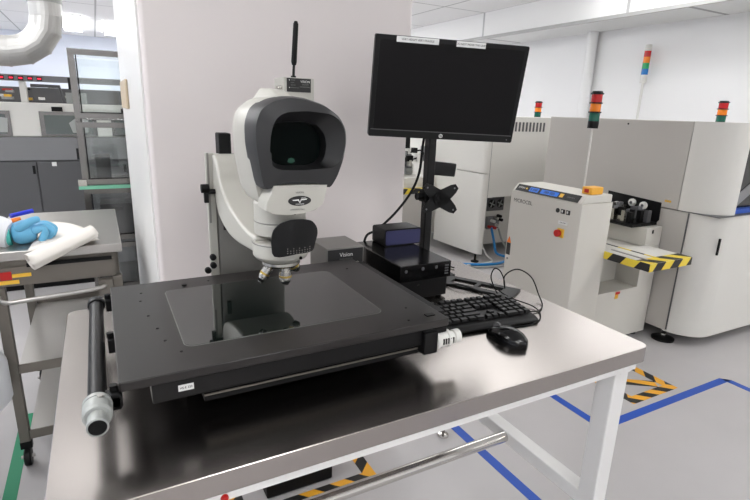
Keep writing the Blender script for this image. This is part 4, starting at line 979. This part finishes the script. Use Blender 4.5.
be = [(0, 1), (1, 2), (2, 3), (3, 4), (4, 5), (5, 6), (2, 7), (7, 8), (8, 9), (2, 10), (10, 11), (11, 12), (0, 13), (13, 14), (14, 15), (15, 16), (0, 17), (17, 18), (18, 19), (19, 20)]
br = [(.12, .14), (.10, .12), (.085, .10), .045, .05, .08, .065, .038, .036, .028, .038, .036, .028, .085, .06, .045, .035, .085, .06, .045, .035]
skinned('body', bv, be, br, M['trouser'], ps)
# head with face and hair
hx, hz = px + .03, 1.64
MB().ball((hx, py, hz), .10, 14, (1.0, .78, 1.2)).build('head', M['skin'], ps, smooth=True)
fc = MB().tubes([(hx + .085, py, hz + .02), (hx + .112, py, hz - .015), (hx + .092, py, hz - .025)], [.010, .013, .008], 10).build('nose', M['skin'], ps, smooth=True)
for s in (-1, 1):
    MB().ball((hx + .084, py + s * .032, hz + .012), .008, 8).build('eye', M['ink'], ps, smooth=True)
    MB().ball((hx - .005, py + s * .080, hz - .005), .028, 8, (.6, .3, 1)).build('ear', M['skin'], ps, smooth=True)
MB().box(hx + .080, hx + .094, py - .024, py + .024, hz - .060, hz - .052).build('mouth', M['red'], ps)
MB().ball((hx - .018, py, hz + .030), .108, 14, (1.0, .84, 1.12)).build('hair', M['hair'], ps, smooth=True)
# coat: lathe-like loft and sleeve
cr_ = []
for z, rx, ry, dx in ((.36, .31, .25, .05), (.50, .315, .25, .045), (.70, .25, .235, .02), (.95, .19, .215, .0), (1.12, .165, .20, .0), (1.32, .16, .225, .0), (1.42, .12, .205, .0), (1.47, .075, .09, .0)):
    cr_.append([(px + dx + rx * math.cos(a) * (1 + .03 * math.sin(5 * a)), py + ry * math.sin(a) * (1 + .03 * math.sin(7 * a)), z) for a in [2 * PI * k / 40 for k in range(40)]])
MB().loft(cr_).build('coat', M['coat'], ps, smooth=True)
MB().tubes(bez([(px, py + .15, 1.38), (px + .03, py + .23, 1.20), (px + .08, py + .26, 1.10), (px + .22, hy + .15, 1.01), (px + .35, hy + .11, .952), (px + .418, hy + .085, .935)], 4), [.08] * 5 + [.075] * 5 + [.07] * 5 + [.064] * 3 + [.058] * 3, 20).build('sleeve', M['coat'], ps, smooth=True)
MB().tubes(bez([(px, py - .15, 1.38), (px - .02, py - .24, 1.14), (px + .04, py - .23, .93)], 4), [.08] * 3 + [.07] * 3 + [.055] * 3, 20).build('sleeve', M['coat'], ps, smooth=True)
# gloved hand: loose fist holding a pen
hw = Vector((px + .405, hy + .085, .940)); HS = 1.32
MB().tubes([hw + Vector((-.006, 0, 0)), hw + Vector((.008, .0, 0))], [.044, .042], 18).build('cuff', M['aqua'], ps, smooth=True)
gv, ge, gr = [], [], []
def chain(pts, rad, root=None):
    i0 = len(gv)
    for k, (p, r) in enumerate(zip(pts, rad)):
        gv.append(hw + Vector(p) * HS); gr.append((r[0] * HS, r[1] * HS))
        if k: ge.append((len(gv) - 2, len(gv) - 1))
    if root is not None: ge.append((root, i0))
    return i0
chain([(0, 0, 0), (.035, .005, .004), (.072, .010, .008)], [(.036, .034), (.046, .040), (.044, .034)])
fing = [(.040, .010, .022), (.044, .002, .010), (.044, -.004, -.004), (.040, -.008, -.018)]
def finger(pts, rad, nm='finger'):
    return skinned(nm, [hw + Vector(p) * HS for p in pts], [(i, i + 1) for i in range(len(pts) - 1)], [r * HS for r in rad], M['glove'], hand)
hand = skinned('gloved_hand', gv, ge, gr, M['glove'], ps)
for k, (L_f, dy) in enumerate(((.88, .032), (1.0, .011), (.95, -.010), (.80, -.030))):
    finger([(.055, dy + .008, .008), (.088, dy + .010, .022 * L_f), (.110 * L_f + .004, dy + .008, .006), (.100 * L_f, dy + .006, -.018), (.078, dy + .006, -.022)], [.013, .0125, .0115, .0105, .009])
finger([(.020, -.020, .012), (.040, -.030, .030), (.062, -.020, .040), (.080, -.006, .042)], [.016, .0135, .012, .010], 'thumb')
h2 = Vector((px + .045, py - .232, .90))
hand2 = skinned('gloved_hand', [h2 + Vector(p) for p in ((0, 0, .02), (.004, 0, -.03), (.010, 0, -.075))], [(0, 1), (1, 2)], [(.030, .026), (.038, .022), (.036, .020)], M['glove'], ps)
for k, (L_f, dx) in enumerate(((.9, .032), (1.0, .012), (.95, -.008), (.8, -.027))):
    skinned('finger', [h2 + Vector(p) for p in ((dx + .008, 0, -.065), (dx + .010, .004, -.065 - .040 * L_f), (dx + .012, .012, -.065 - .070 * L_f), (dx + .013, .022, -.065 - .092 * L_f))], [(0, 1), (1, 2), (2, 3)], [.012, .011, .010, .008], M['glove'], hand2)
skinned('thumb', [h2 + Vector(p) for p in ((.030, .004, -.020), (.050, .012, -.050), (.055, .018, -.078))], [(0, 1), (1, 2)], [.014, .012, .010], M['glove'], hand2)
pn_ = thing('pen', 'blue and orange pen pinched in the blue gloved hand', 'pen', hw + Vector((.04, 0, .055)))
MB().cyl(hw + Vector((.018, -.030, .076)), hw + Vector((.085, .012, .084)), .0085, n=12).build('barrel', M['bluepen'], pn_, smooth=True)
MB().cyl(hw + Vector((.022, -.040, .060)), hw + Vector((.050, -.036, .066)), .009, .006, n=12).build('tip', M['orange'], pn_, smooth=True)

# ------------------------------------------------------------------ world, colour management
w = bpy.data.worlds.new('world'); S.world = w; w.use_nodes = True
w.node_tree.nodes['Background'].inputs['Color'].default_value = (.6, .62, .65, 1); w.node_tree.nodes['Background'].inputs['Strength'].default_value = .3
S.view_settings.view_transform = 'Standard'; S.view_settings.look = 'None'; S.view_settings.exposure = 0.38; S.view_settings.gamma = 1.0
S.view_settings.use_curve_mapping = False
